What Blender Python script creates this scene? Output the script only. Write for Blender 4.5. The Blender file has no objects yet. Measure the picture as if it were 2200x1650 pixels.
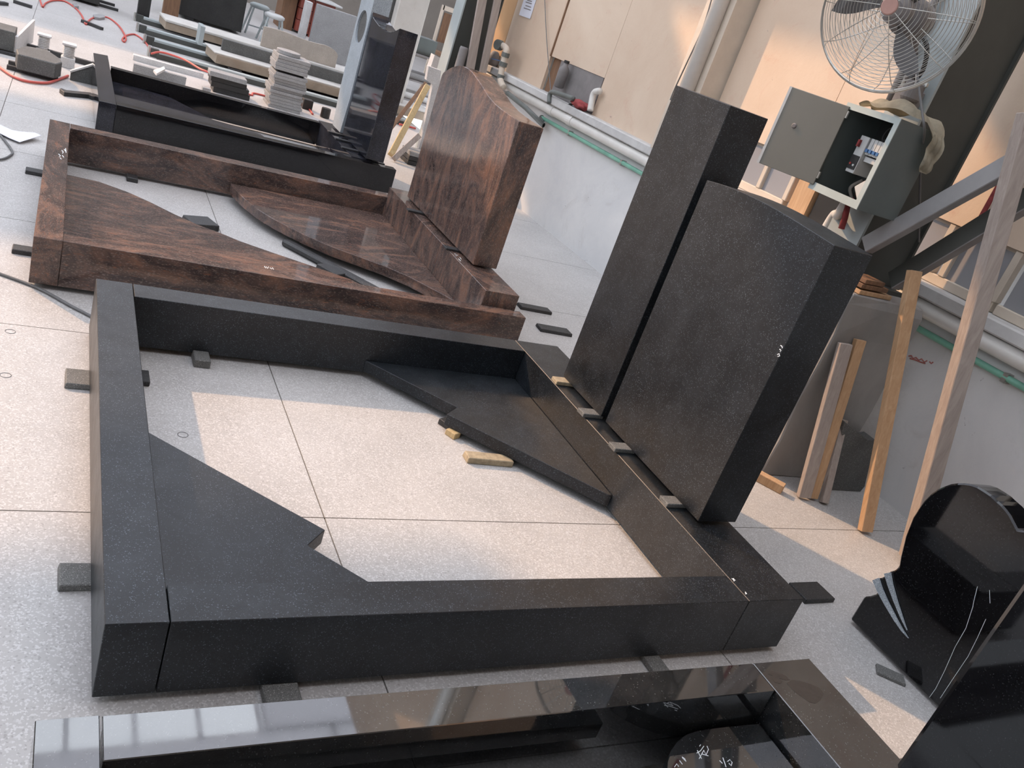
import bpy, bmesh, math, random
from mathutils import Vector, Matrix
random.seed(7)
S = bpy.context.scene
COL = S.collection
V = Vector

# ------------------------------------------------------------------ camera
CAM = V((-0.1847, -1.3982, 1.518))
RT = V((0.86233189, -0.39383129, 0.31824617))      # right
DN = V((0.10095853, -0.48216558, -0.87024349))     # down
FW = V((0.49617647, 0.78256838, -0.37602613))      # forward
FPX = 1819.89
cd = bpy.data.cameras.new('camera'); cam = bpy.data.objects.new('camera', cd); COL.objects.link(cam)
cd.sensor_width = 36.0; cd.lens = FPX / 2200 * 36.0; cd.clip_start = 0.02; cd.clip_end = 300
up = -DN; bk = -FW
cam.matrix_world = Matrix(((RT.x, up.x, bk.x, CAM.x), (RT.y, up.y, bk.y, CAM.y), (RT.z, up.z, bk.z, CAM.z), (0, 0, 0, 1)))
S.camera = cam

# ------------------------------------------------------------------ sky, sun, exposure
w = bpy.data.worlds.new('sky'); S.world = w; w.use_nodes = True
bgn = w.node_tree.nodes['Background']; bgn.inputs[0].default_value = (0.86, 0.91, 1.0, 1); bgn.inputs[1].default_value = 2.6
sd = bpy.data.lights.new('sun', 'SUN'); sd.energy = 3.0; sd.color = (1.0, 0.62, 0.35); sd.angle = math.radians(0.9)
sun = bpy.data.objects.new('sun', sd); COL.objects.link(sun)
sun.rotation_euler = V((0.21, -0.275, -0.218)).to_track_quat('-Z', 'Y').to_euler()
sun.location = (-6, 10, 9)
S.view_settings.view_transform = 'Standard'; S.view_settings.look = 'None'
S.view_settings.gamma = 1.0; S.view_settings.use_curve_mapping = False
S.view_settings.exposure = 0.36

# ------------------------------------------------------------------ helpers
def at(px, py, x=None, y=None, z=None):
    """point of a surveyed plane (x=, y= or z=) seen at a pixel of the photograph"""
    d = RT * ((px - 1100) / FPX) + DN * ((py - 825) / FPX) + FW
    if x is not None: t = (x - CAM.x) / d.x
    elif y is not None: t = (y - CAM.y) / d.y
    else: t = (z - CAM.z) / d.z
    return CAM + d * t

def tag(o, label=None, cat=None, group=None, kind=None):
    if label: o['label'] = label
    if cat: o['category'] = cat
    if group: o['group'] = group
    if kind: o['kind'] = kind
    return o

def thing(name, loc, label, cat, group=None):
    o = bpy.data.objects.new(name, None); COL.objects.link(o); o.location = loc
    o.empty_display_size = 0.05
    return tag(o, label, cat, group)

def put(name, bm, mat, parent=None, bevel=0.0, smooth=False, label=None, cat=None, group=None, kind=None, world=True):
    """bmesh in world coordinates -> one mesh object (child of parent if given)"""
    bmesh.ops.recalc_face_normals(bm, faces=bm.faces)
    if bevel:
        es = [e for e in bm.edges if len(e.link_faces) == 2 and e.calc_face_angle(0) > 0.5]
        bmesh.ops.bevel(bm, geom=es, offset=bevel, segments=1, affect='EDGES', clamp_overlap=True)
    if parent is None:
        xs = [v.co for v in bm.verts]
        lo = V((min(v.x for v in xs), min(v.y for v in xs), min(v.z for v in xs)))
        hi = V((max(v.x for v in xs), max(v.y for v in xs), max(v.z for v in xs)))
        org = V(((lo.x + hi.x) / 2, (lo.y + hi.y) / 2, lo.z))
    else:
        org = parent.location.copy() if world and parent.type == 'EMPTY' else parent.location.copy()
        if parent.parent is not None: org = org + parent.parent.location
    for v in bm.verts: v.co -= org
    me = bpy.data.meshes.new(name); bm.to_mesh(me); bm.free()
    if smooth:
        for p in me.polygons: p.use_smooth = True
    if mat: me.materials.append(mat)
    o = bpy.data.objects.new(name, me); COL.objects.link(o)
    if parent is None: o.location = org
    else: o.parent = parent
    return tag(o, label, cat, group, kind)

def quadbox(bm, p):   # p: 8 points bottom 4 then top 4
    vs = [bm.verts.new(q) for q in p]
    for f in ((3, 2, 1, 0), (4, 5, 6, 7), (0, 1, 5, 4), (1, 2, 6, 5), (2, 3, 7, 6), (3, 0, 4, 7)):
        bm.faces.new([vs[i] for i in f])
    return bm

def box(x0, x1, y0, y1, z0, z1, bm=None):
    bm = bm or bmesh.new()
    return quadbox(bm, [(x0, y0, z0), (x1, y0, z0), (x1, y1, z0), (x0, y1, z0), (x0, y0, z1), (x1, y0, z1), (x1, y1, z1), (x0, y1, z1)])

def extrude(pts, vec, bm=None):
    """closed outline (3D points) pushed along vec"""
    bm = bm or bmesh.new(); vec = V(vec)
    a = [bm.verts.new(V(p)) for p in pts]; b = [bm.verts.new(V(p) + vec) for p in pts]
    bm.faces.new(a[::-1]); bm.faces.new(b)
    n = len(a)
    for i in range(n): bm.faces.new((a[i], a[(i + 1) % n], b[(i + 1) % n], b[i]))
    return bm

def plate(poly, z0, z1, bm=None):
    return extrude([(p[0], p[1], z0) for p in poly], (0, 0, z1 - z0), bm)

def beam(p, q, wd, ht, side=None, bm=None):
    """bar from p to q; wd across 'side' direction, ht across the other"""
    bm = bm or bmesh.new(); p = V(p); q = V(q); d = (q - p).normalized()
    s = V(side) if side is not None else d.cross(V((0, 0, 1)))
    if s.length < 1e-4: s = V((1, 0, 0))
    s = (s - d * s.dot(d)).normalized(); u = s.cross(d).normalized()
    pts = []
    for c in (p, q):
        for a, b in ((-1, -1), (1, -1), (1, 1), (-1, 1)): pts.append(c + s * (a * wd / 2) + u * (b * ht / 2))
    return quadbox(bm, pts)

def tube(pts, r, seg=10, bm=None, closed=False, cap=True):
    bm = bm or bmesh.new(); pts = [V(p) for p in pts]; n = len(pts); rings = []; prev = None
    for i, p in enumerate(pts):
        if closed: d = pts[(i + 1) % n] - pts[i - 1]
        else: d = pts[min(i + 1, n - 1)] - pts[max(i - 1, 0)]
        d.normalize()
        if prev is None:
            s = d.cross(V((0, 0, 1)))
            if s.length < 1e-3: s = d.cross(V((1, 0, 0)))
        else: s = prev - d * prev.dot(d)
        s.normalize(); prev = s; u = d.cross(s)
        rr = r[i] if isinstance(r, (list, tuple)) else r
        rings.append([bm.verts.new(p + (s * math.cos(a) + u * math.sin(a)) * rr) for a in [2 * math.pi * k / seg for k in range(seg)]])
    for i in range(n if closed else n - 1):
        A, B = rings[i], rings[(i + 1) % n]
        for k in range(seg): bm.faces.new((A[k], A[(k + 1) % seg], B[(k + 1) % seg], B[k]))
    if cap and not closed: bm.faces.new(rings[0][::-1]); bm.faces.new(rings[-1])
    return bm

def spline(pts, k=6):
    pts = [V(p) for p in pts]; out = []
    for i in range(len(pts) - 1):
        a = pts[max(i - 1, 0)]; b = pts[i]; c = pts[i + 1]; d = pts[min(i + 2, len(pts) - 1)]
        for j in range(k):
            t = j / k
            out.append(0.5 * ((2 * b) + (c - a) * t + (2 * a - 5 * b + 4 * c - d) * t * t + (3 * b - a - 3 * c + d) * t ** 3))
    out.append(pts[-1]); return out

def lathe(prof, org, axis=(0, 0, 1), seg=24, bm=None):
    bm = bm or bmesh.new(); q = V((0, 0, 1)).rotation_difference(V(axis).normalized()); org = V(org); rings = []
    for r, h in prof:
        rings.append([bm.verts.new(org + q @ V((max(r, 1e-4) * math.cos(2 * math.pi * k / seg), max(r, 1e-4) * math.sin(2 * math.pi * k / seg), h))) for k in range(seg)])
    for A, B in zip(rings, rings[1:]):
        for k in range(seg): bm.faces.new((A[k], A[(k + 1) % seg], B[(k + 1) % seg], B[k]))
    bm.faces.new(rings[0][::-1]); bm.faces.new(rings[-1]); return bm

# ------------------------------------------------------------------ materials
def newmat(name):
    m = bpy.data.materials.new(name); m.use_nodes = True; nt = m.node_tree
    return m, nt, nt.nodes['Principled BSDF']
def N(nt, t, **k):
    n = nt.nodes.new(t)
    for a, b in k.items(): setattr(n, a, b)
    return n
def coords(nt, scale=(1, 1, 1), rot=(0, 0, 0)):
    tc = N(nt, 'ShaderNodeTexCoord'); mp = N(nt, 'ShaderNodeMapping')
    mp.inputs['Scale'].default_value = scale; mp.inputs['Rotation'].default_value = rot
    nt.links.new(tc.outputs['Object'], mp.inputs['Vector']); return mp.outputs['Vector']
def noise(nt, vec, scale, detail=3, rough=0.55, dist=0.0):
    n = N(nt, 'ShaderNodeTexNoise'); n.inputs['Scale'].default_value = scale; n.inputs['Detail'].default_value = detail
    n.inputs['Roughness'].default_value = rough; n.inputs['Distortion'].default_value = dist
    nt.links.new(vec, n.inputs['Vector']); return n.outputs['Fac']
def ramp(nt, fac, stops):
    r = N(nt, 'ShaderNodeValToRGB'); e = r.color_ramp.elements
    while len(e) < len(stops): e.new(0.5)
    for k, (p, c) in enumerate(stops):
        e[k].position = p; e[k].color = (*c, 1) if len(c) == 3 else c
    nt.links.new(fac, r.inputs['Fac']); return r.outputs['Color']
def mix(nt, fac, a, b, mode='MIX'):
    m = N(nt, 'ShaderNodeMixRGB', blend_type=mode)
    for s, v in ((0, fac), (1, a), (2, b)):
        if isinstance(v, (int, float)): m.inputs[s].default_value = v
        elif isinstance(v, tuple): m.inputs[s].default_value = (*v, 1)
        else: nt.links.new(v, m.inputs[s])
    return m.outputs['Color']
def bump(nt, b, h, strength=0.2, dist=0.002):
    n = N(nt, 'ShaderNodeBump'); n.inputs['Strength'].default_value = strength; n.inputs['Distance'].default_value = dist
    nt.links.new(h, n.inputs['Height']); nt.links.new(n.outputs['Normal'], b.inputs['Normal'])

def plain(name, c, rough=0.6, metal=0.0, var=0.12, scale=6.0, bmp=0.0, spec=0.5):
    m, nt, b = newmat(name); vec = coords(nt)
    f = noise(nt, vec, scale, 5, 0.65)
    lo = tuple(v * (1 - var) for v in c); hi = tuple(min(1, v * (1 + var)) for v in c)
    nt.links.new(ramp(nt, f, [(0.3, lo), (0.7, hi)]), b.inputs['Base Color'])
    b.inputs['Roughness'].default_value = rough; b.inputs['Metallic'].default_value = metal
    b.inputs['Specular IOR Level'].default_value = spec
    if bmp: bump(nt, b, noise(nt, vec, scale * 12, 4), bmp)
    return m

def granite(name, dark, light, fleck, rough, rvar=0.05, fleck_amt=0.08, cloud=0.25, spec=0.5, dust=None, ior=1.5):
    m, nt, b = newmat(name); vec = coords(nt)
    f1 = noise(nt, vec, 420, 3, 0.7)
    c = ramp(nt, f1, [(0.40, dark), (0.62, light)])
    v = N(nt, 'ShaderNodeTexVoronoi'); v.inputs['Scale'].default_value = 520; nt.links.new(vec, v.inputs['Vector'])
    sep = N(nt, 'ShaderNodeSeparateColor'); nt.links.new(v.outputs['Color'], sep.inputs[0])
    fl = ramp(nt, sep.outputs[0], [(1 - fleck_amt, (0, 0, 0)), (min(1, 1 - fleck_amt + 0.02), (1, 1, 1))])
    c = mix(nt, fl, c, fleck)
    cl = noise(nt, vec, 5, 4, 0.6, 0.4)
    k = ramp(nt, cl, [(0.3, (1 - cloud,) * 3), (0.7, (1 + cloud,) * 3)])
    c = mix(nt, 1.0, c, k, 'MULTIPLY')
    if dust: c = mix(nt, ramp(nt, noise(nt, vec, 9, 5, 0.7, 0.6), [(0.45, (0, 0, 0)), (0.8, (dust[3],) * 3)]), c, dust[:3])
    nt.links.new(c, b.inputs['Base Color'])
    r = ramp(nt, noise(nt, vec, 8, 5, 0.65, 0.5), [(0.3, (rough - rvar,) * 3), (0.7, (rough + rvar,) * 3)])
    nt.links.new(r, b.inputs['Roughness']); b.inputs['Specular IOR Level'].default_value = spec; b.inputs['IOR'].default_value = ior
    return m

def aurora(name, stretch, rough=0.06):
    """red-brown granite with drifting veins; stretch = long direction of the veins"""
    m, nt, b = newmat(name)
    sc = tuple(1.0 if not k else 0.38 for k in stretch)
    vec = coords(nt, sc, (0.25, 0.2, 0.3))
    f = noise(nt, vec, 5, 10, 0.68, 2.4)
    c = ramp(nt, f, [(0.30, (0.026, 0.022, 0.022)), (0.44, (0.072, 0.052, 0.047)), (0.54, (0.125, 0.082, 0.068)), (0.63, (0.20, 0.115, 0.083)), (0.74, (0.24, 0.125, 0.08))])
    vec2 = coords(nt, tuple(k * (3.2 if k == 1.0 else 1.6) for k in sc), (0.3, 0.2, 0.25))
    f2 = noise(nt, vec2, 14, 8, 0.72, 2.6)
    c = mix(nt, ramp(nt, f2, [(0.57, (0, 0, 0)), (0.68, (0.55, 0.55, 0.55))]), c, (0.36, 0.13, 0.06))
    c = mix(nt, ramp(nt, f2, [(0.32, (0.8, 0.8, 0.8)), (0.43, (0, 0, 0))]), c, (0.040, 0.040, 0.046))
    v = N(nt, 'ShaderNodeTexVoronoi'); v.inputs['Scale'].default_value = 420; nt.links.new(vec, v.inputs['Vector'])
    sp = N(nt, 'ShaderNodeSeparateColor'); nt.links.new(v.outputs['Color'], sp.inputs[0])
    c = mix(nt, ramp(nt, sp.outputs[0], [(0.88, (0, 0, 0)), (0.9, (0.35,) * 3)]), c, (0.34, 0.27, 0.23))
    nt.links.new(c, b.inputs['Base Color'])
    b.inputs['Roughness'].default_value = rough; b.inputs['IOR'].default_value = 1.45; return m

def wood(name, c1, c2, along='Z', rough=0.7):
    m, nt, b = newmat(name); sc = {'X': (1, 14, 14), 'Y': (14, 1, 14), 'Z': (14, 14, 1)}[along]
    vec = coords(nt, sc); f = noise(nt, vec, 4, 6, 0.6, 1.0)
    nt.links.new(ramp(nt, f, [(0.3, c1), (0.7, c2)]), b.inputs['Base Color'])
    b.inputs['Roughness'].default_value = rough; bump(nt, b, f, 0.25, 0.002); return m

def terrazzo():
    m, nt, b = newmat('terrazzo'); tc = N(nt, 'ShaderNodeNewGeometry'); vec = tc.outputs['Position']
    base = ramp(nt, noise(nt, vec, 2.2, 6, 0.65, 0.3), [(0.3, (0.40, 0.388, 0.375)), (0.7, (0.50, 0.485, 0.47))])
    v = N(nt, 'ShaderNodeTexVoronoi'); v.inputs['Scale'].default_value = 240; nt.links.new(vec, v.inputs['Vector'])
    s = N(nt, 'ShaderNodeSeparateColor'); nt.links.new(v.outputs['Color'], s.inputs[0])
    c = mix(nt, ramp(nt, s.outputs[0], [(0.74, (0, 0, 0)), (0.80, (0.6,) * 3)]), base, (0.66, 0.65, 0.64))
    c = mix(nt, ramp(nt, s.outputs[1], [(0.93, (0, 0, 0)), (0.95, (0.5,) * 3)]), c, (0.27, 0.25, 0.24))
    st = noise(nt, vec, 14, 8, 0.75, 1.5)
    c = mix(nt, ramp(nt, st, [(0.66, (0, 0, 0)), (0.78, (0.55,) * 3)]), c, (0.30, 0.26, 0.22))
    nt.links.new(c, b.inputs['Base Color'])
    nt.links.new(ramp(nt, noise(nt, vec, 40, 4, 0.7), [(0.3, (0.30,) * 3), (0.7, (0.5,) * 3)]), b.inputs['Roughness'])
    bump(nt, b, noise(nt, vec, 90, 3), 0.10, 0.002); return m

def plaster(name, c1, c2, stain, amt=0.45, rough=0.85, sc=1.6):
    m, nt, b = newmat(name); vec = coords(nt)
    c = ramp(nt, noise(nt, vec, sc, 7, 0.65, 0.5), [(0.3, c1), (0.7, c2)])
    c = mix(nt, ramp(nt, noise(nt, vec, 3.1, 8, 0.75, 1.2), [(0.55, (0, 0, 0)), (0.8, (amt,) * 3)]), c, stain)
    v = noise(nt, vec, 22, 3, 0.6, 1.0)
    c = mix(nt, ramp(nt, v, [(0.73, (0, 0, 0)), (0.77, (0.7,) * 3)]), c, (0.10, 0.09, 0.085))
    nt.links.new(c, b.inputs['Base Color']); b.inputs['Roughness'].default_value = rough
    bump(nt, b, noise(nt, vec, 30, 5, 0.7), 0.25, 0.004); return m

M = {}
M['smear'] = plain('wet_brown_smear', (0.035, 0.032, 0.030), 0.35, var=0.3, scale=40)
M['honed'] = granite('honed_dark_granite', (0.003, 0.004, 0.005), (0.013, 0.017, 0.022), (0.10, 0.12, 0.14), 0.40, 0.05, 0.05, 0.35, dust=(0.042, 0.050, 0.060, 0.40), ior=1.5)
M['polished'] = granite('polished_black_granite', (0.003, 0.003, 0.004), (0.010, 0.010, 0.011), (0.03, 0.032, 0.032), 0.05, 0.02, 0.03, 0.3)
M['polished_dusty'] = granite('dusty_polished_granite', (0.006, 0.007, 0.008), (0.020, 0.022, 0.024), (0.08, 0.09, 0.09), 0.035, 0.015, 0.03, 0.3, dust=(0.07, 0.07, 0.07, 0.35), ior=2.4)
M['blue'] = granite('polished_blue_black_granite', (0.010, 0.010, 0.014), (0.030, 0.031, 0.040), (0.09, 0.10, 0.12), 0.05, 0.02, 0.05, 0.4)
M['pale_slab'] = granite('honed_grey_granite', (0.22, 0.25, 0.28), (0.42, 0.47, 0.50), (0.6, 0.65, 0.68), 0.5, 0.05, 0.1, 0.12)
M['grey_stone'] = granite('grey_granite', (0.20, 0.20, 0.20), (0.34, 0.34, 0.34), (0.5, 0.5, 0.5), 0.6, 0.05, 0.08, 0.1)
M['grey_dark'] = granite('dark_grey_granite', (0.05, 0.052, 0.05), (0.12, 0.12, 0.115), (0.25, 0.25, 0.25), 0.6, 0.05, 0.06, 0.2)
M['white_stone'] = granite('white_granite', (0.45, 0.44, 0.43), (0.68, 0.67, 0.66), (0.85, 0.85, 0.85), 0.6, 0.05, 0.08, 0.1)
M['brown_v'] = aurora('red_brown_granite_upright', (0, 0, 1), 0.10)
M['brown_x'] = aurora('red_brown_granite_long', (1, 0, 0))
M['brown_y'] = aurora('red_brown_granite_cross', (0, 1, 0))
M['cream_stone'] = granite('cream_sandstone', (0.34, 0.29, 0.24), (0.48, 0.42, 0.36), (0.55, 0.5, 0.45), 0.6, 0.05, 0.05, 0.12)
M['offcut'] = granite('stone_offcut', (0.09, 0.09, 0.085), (0.20, 0.20, 0.19), (0.35, 0.35, 0.33), 0.7, 0.05, 0.05, 0.2)
M['offcut_dark'] = granite('dark_stone_offcut', (0.015, 0.015, 0.016), (0.045, 0.045, 0.045), (0.12, 0.12, 0.12), 0.5, 0.05, 0.05, 0.2)
M['offcut_buff'] = plain('buff_stone_offcut', (0.36, 0.29, 0.19), 0.8, var=0.3, scale=40)
M['terrazzo'] = terrazzo()
M['joint'] = plain('floor_joint', (0.16, 0.145, 0.13), 0.9)
M['plaster'] = plaster('white_plaster', (0.60, 0.60, 0.60), (0.72, 0.71, 0.69), (0.40, 0.36, 0.33), 0.4)
M['plaster_dark'] = plaster('grey_concrete_pier', (0.24, 0.23, 0.22), (0.36, 0.345, 0.33), (0.16, 0.15, 0.14), 0.5)
M['board'] = plaster('stained_peach_board', (0.56, 0.42, 0.31), (0.66, 0.53, 0.41), (0.54, 0.33, 0.24), 0.75, 0.7, 0.9)
M['orange_board'] = plaster('orange_ochre_board', (0.42, 0.24, 0.11), (0.50, 0.30, 0.15), (0.30, 0.17, 0.09), 0.4, 0.7)
M['sill'] = plaster('grimy_sill_paint', (0.44, 0.43, 0.42), (0.58, 0.57, 0.55), (0.25, 0.23, 0.22), 0.7, 0.8, 4)
M['cream'] = plain('cream_paint', (0.58, 0.50, 0.41), 0.6, var=0.08)
M['white_pvc'] = plain('white_plastic_pipe', (0.68, 0.66, 0.62), 0.35, var=0.08)
M['green_pvc'] = plain('green_plastic_pipe', (0.20, 0.45, 0.34), 0.4, var=0.2)
M['grey_pvc'] = plain('grey_dirty_pipe', (0.13, 0.14, 0.13), 0.6, var=0.25)
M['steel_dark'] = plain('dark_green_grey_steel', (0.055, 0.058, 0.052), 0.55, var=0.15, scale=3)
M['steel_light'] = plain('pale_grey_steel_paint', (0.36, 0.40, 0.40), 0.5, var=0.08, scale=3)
M['steel_grey'] = plain('grey_steel_paint', (0.27, 0.265, 0.265), 0.5, var=0.12, scale=5)
M['dust_grey'] = plain('dusty_grey_paint', (0.20, 0.185, 0.18), 0.7, var=0.15, scale=8)
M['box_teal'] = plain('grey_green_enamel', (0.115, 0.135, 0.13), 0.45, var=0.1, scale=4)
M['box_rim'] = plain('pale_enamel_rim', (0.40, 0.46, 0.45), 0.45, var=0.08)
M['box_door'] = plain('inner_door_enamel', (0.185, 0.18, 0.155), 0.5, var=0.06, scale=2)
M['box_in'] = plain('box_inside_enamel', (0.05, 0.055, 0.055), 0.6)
M['chrome'] = plain('galvanised_wire', (0.50, 0.50, 0.47), 0.35, metal=0.85, var=0.1, scale=20)
M['white_plastic'] = plain('white_plastic', (0.55, 0.56, 0.55), 0.4, var=0.05)
M['blue_plastic'] = plain('blue_plastic', (0.05, 0.16, 0.38), 0.4, var=0.05)
M['black_plastic'] = plain('black_plastic', (0.02, 0.02, 0.02), 0.4)
M['red_plastic'] = plain('red_plastic', (0.40, 0.05, 0.04), 0.5)
M['hose_red'] = plain('red_hose_rubber', (0.55, 0.10, 0.08), 0.45, var=0.1)
M['cable_grey'] = plain('grey_cable', (0.12, 0.12, 0.12), 0.5)
M['cable_pale'] = plain('pale_cable', (0.32, 0.29, 0.26), 0.6)
M['faded_pink'] = plain('faded_pink_plastic', (0.42, 0.24, 0.20), 0.5)
M['paper'] = plain('white_paper', (0.72, 0.73, 0.80), 0.7, var=0.02)
M['cloth'] = plain('grimy_canvas', (0.52, 0.47, 0.36), 0.9, var=0.25, scale=14, bmp=0.4)
M['cloth_red'] = plain('red_cloth', (0.28, 0.05, 0.05), 0.9, var=0.3, scale=30, bmp=0.4)
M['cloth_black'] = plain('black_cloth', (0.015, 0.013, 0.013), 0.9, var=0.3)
M['tan_wood'] = wood('fresh_pine', (0.42, 0.25, 0.13), (0.55, 0.36, 0.21))
M['grey_wood'] = wood('weathered_timber', (0.30, 0.25, 0.22), (0.42, 0.36, 0.32))
M['yellow_wood'] = wood('yellow_pine', (0.42, 0.30, 0.14), (0.56, 0.43, 0.24))
M['brown_wood'] = wood('brown_timber', (0.13, 0.07, 0.04), (0.24, 0.13, 0.07))
M['chalk'] = plain('white_chalk', (0.85, 0.88, 0.9), 0.9, var=0.02)
M['red_chalk'] = plain('red_crayon', (0.45, 0.16, 0.14), 0.9, var=0.1)
M['pencil'] = plain('pencil_mark', (0.14, 0.14, 0.14), 0.9, var=0.1)
M['concrete'] = plaster('weathered_concrete', (0.46, 0.44, 0.41), (0.58, 0.56, 0.52), (0.34, 0.26, 0.18), 0.5, 0.85, 2.5)
M['concrete_rusty'] = plaster('rust_stained_concrete', (0.24, 0.19, 0.14), (0.36, 0.29, 0.22), (0.30, 0.16, 0.08), 0.5, 0.85, 5)
M['black_stone'] = granite('sawn_black_granite', (0.010, 0.010, 0.010), (0.028, 0.028, 0.026), (0.07, 0.07, 0.07), 0.45, 0.06, 0.05, 0.3)
M['cabinet'] = plain('red_brown_lacquer', (0.20, 0.045, 0.030), 0.4, var=0.15, scale=3)
M['far_wall'] = plaster('tan_grey_far_wall', (0.20, 0.175, 0.15), (0.26, 0.235, 0.205), (0.15, 0.12, 0.11), 0.4, 0.9, 0.5)
def roofmat():
    m, nt, b = newmat('translucent_roof_sheet'); b.inputs['Base Color'].default_value = (0.5, 0.52, 0.55, 1); b.inputs['Roughness'].default_value = 0.8
    t = N(nt, 'ShaderNodeBsdfTranslucent'); t.inputs['Color'].default_value = (0.78, 0.80, 0.84, 1); mx = N(nt, 'ShaderNodeMixShader'); mx.inputs[0].default_value = 0.85
    out = nt.nodes['Material Output']; nt.links.new(b.outputs[0], mx.inputs[1]); nt.links.new(t.outputs[0], mx.inputs[2]); nt.links.new(mx.outputs[0], out.inputs[0]); return m
M['roof'] = roofmat()
M['ground'] = plain('yard_concrete', (0.45, 0.44, 0.42), 0.9, var=0.1, scale=0.5)
def glass():
    m, nt, b = newmat('dusty_glass')
    b.inputs['Base Color'].default_value = (0.42, 0.42, 0.44, 1); b.inputs['Roughness'].default_value = 0.15
    b.inputs['Transmission Weight'].default_value = 0.35; b.inputs['IOR'].default_value = 1.3; return m
M['glass'] = glass()

# ------------------------------------------------------------------ structure: floor
def st(name, bm, mat, parent=None, **k):
    return put(name, bm, mat, parent, kind='structure' if parent is None else None, **k)
TX = [0.65 + 1.13 * i for i in range(-2, 3)]          # joints running away from the camera
TX = [x for x in TX if x < 2.5]
xs = [TX[0]] + TX[1:] + [3.61]
ys = [0.665 + 1.105 * j for j in range(-2, 10)]
bmf = box(xs[0], xs[-1], ys[0], ys[-1], -0.12, -0.012)
box(-16, xs[0], -6, 24, -0.12, 0.0, bmf); box(xs[-1], 10, ys[-1], 24, -0.12, 0.0, bmf)
box(xs[0], xs[-1], -6, ys[0], -0.12, 0.0, bmf); box(xs[0], xs[-1], ys[-1], 24, -0.12, 0.0, bmf)
floor = st('floor', bmf, M['terrazzo'])
for i in range(len(xs) - 1):
    for j in range(len(ys) - 1):
        g = 0.0022
        x1 = xs[i + 1] - (g if i < len(xs) - 2 else 0)
        put('floor_slab', box(xs[i] + g, x1, ys[j] + g, ys[j + 1] - g, -0.012, 0.0), M['terrazzo'], floor)
# grime packed in the joints
bmj = bmesh.new()
for x in xs[1:-1]: box(x - 0.003, x + 0.003, ys[0], ys[-1], -0.0118, -0.003, bmj)
for y in ys[1:-1]: box(xs[0], xs[-1], y - 0.003, y + 0.003, -0.0119, -0.003, bmj)
put('joint_filling', bmj, M['joint'], floor)

# ------------------------------------------------------------------ structure: wall on the right
WX = 3.61
wall = st('wall_right', box(WX, WX + 0.22, -6, 7.25, 0, 0.97), M['plaster'])
ledge = st('trim_1', box(WX - 0.10, WX + 0.20, -6, 7.2, 0.97, 1.035), M['sill'], bevel=0.008)
# upper boards: above the low window band, and full height between y 3.9 and 4.9 and beyond 5.85
uw = thing('wall_right_upper', (WX, 0, 1.33), None, None); tag(uw, kind='structure')
def pan(y0, y1, z0, z1=6.9, mat='board', t=0.03):
    put('panel', box(WX, WX + t, y0 + 0.002, y1 - 0.002, z0, z1), M[mat], uw)
pan(-6.0, -3.4, 1.333); pan(-3.4, -1.1, 1.333); pan(-1.1, 1.215, 1.333); pan(1.235, 2.40, 1.333); pan(2.40, 3.38, 1.333)
pan(3.70, 4.86, 1.035); pan(4.86, 5.86, 1.333); pan(5.87, 6.90, 1.035); pan(6.90, 7.25, 1.035, mat='orange_board')
put('joint_strip', box(WX - 0.012, WX + 0.004, 5.855, 5.872, 1.33, 6.9), M['brown_wood'], uw)
put('joint_strip', box(WX - 0.006, WX + 0.01, 1.214, 1.236, 1.333, 6.9), M['cloth_red'], uw)
# boxed pilaster
st('trim_2', box(WX - 0.16, WX + 0.02, 3.40, 3.70, 1.035, 6.9), M['cream'], bevel=0.004)
# outer skin and beams so that the wall has depth
st('wall_right_outer', box(WX + 0.9, WX + 1.0, -6, 7.2, 0, 6.9), M['sill'])

# windows in the low band (z 1.035 - 1.33)
def window(n, y0, y1, mull, frame='cream', pane='glass'):
    wn = thing('window_%d' % n, (WX + 0.06, (y0 + y1) / 2, 1.035), None, None); tag(wn, kind='structure')
    put('bottom_rail', box(WX + 0.01, WX + 0.06, y0, y1, 1.036, 1.085), M[frame], wn, bevel=0.004)
    put('top_rail', box(WX + 0.035, WX + 0.06, y0, y1, 1.315, 1.34), M[frame], wn)
    for m_ in mull:
        put('mullion', box(WX + 0.005, WX + 0.055, m_ - 0.018, m_ + 0.018, 1.085, 1.33), M[frame], wn, bevel=0.004)
    lim = [y0] + list(mull) + [y1]
    for a, b_ in zip(lim, lim[1:]):
        if b_ - a > 0.08: put('pane', box(WX + 0.03, WX + 0.034, a + 0.018, b_ - 0.018, 1.085, 1.315), M[pane], wn)
window(1, 2.46, 3.38, [2.46, 2.71, 3.05])
window(2, 0.96, 1.68, [0.97, 1.27, 1.34])
window(3, -0.9, 0.94, [0.32, -0.3])
st('trim_3', box(WX + 0.0, WX + 0.12, 2.25, 2.40, 1.036, 1.333), M['tan_wood'])
st('opening_shade_sheet', box(WX + 0.02, WX + 0.1, 1.70, 2.23, 1.036, 1.333), M['black_plastic'])  # black sheet standing in for the shade of an open window bay
# loose board closing the far opening
put('grey_board', box(WX + 0.005, WX + 0.03, 4.88, 5.66, 1.037, 1.332), M['dust_grey'], bevel=0.002,
    label='square dusty grey board closing the small opening above the ledge', cat='board')
st('gap_shade_sheet', box(WX + 0.04, WX + 0.06, 5.66, 5.86, 1.037, 1.333), M['brown_wood'])  # brown sheet painted in for the dark of the open gap

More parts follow.
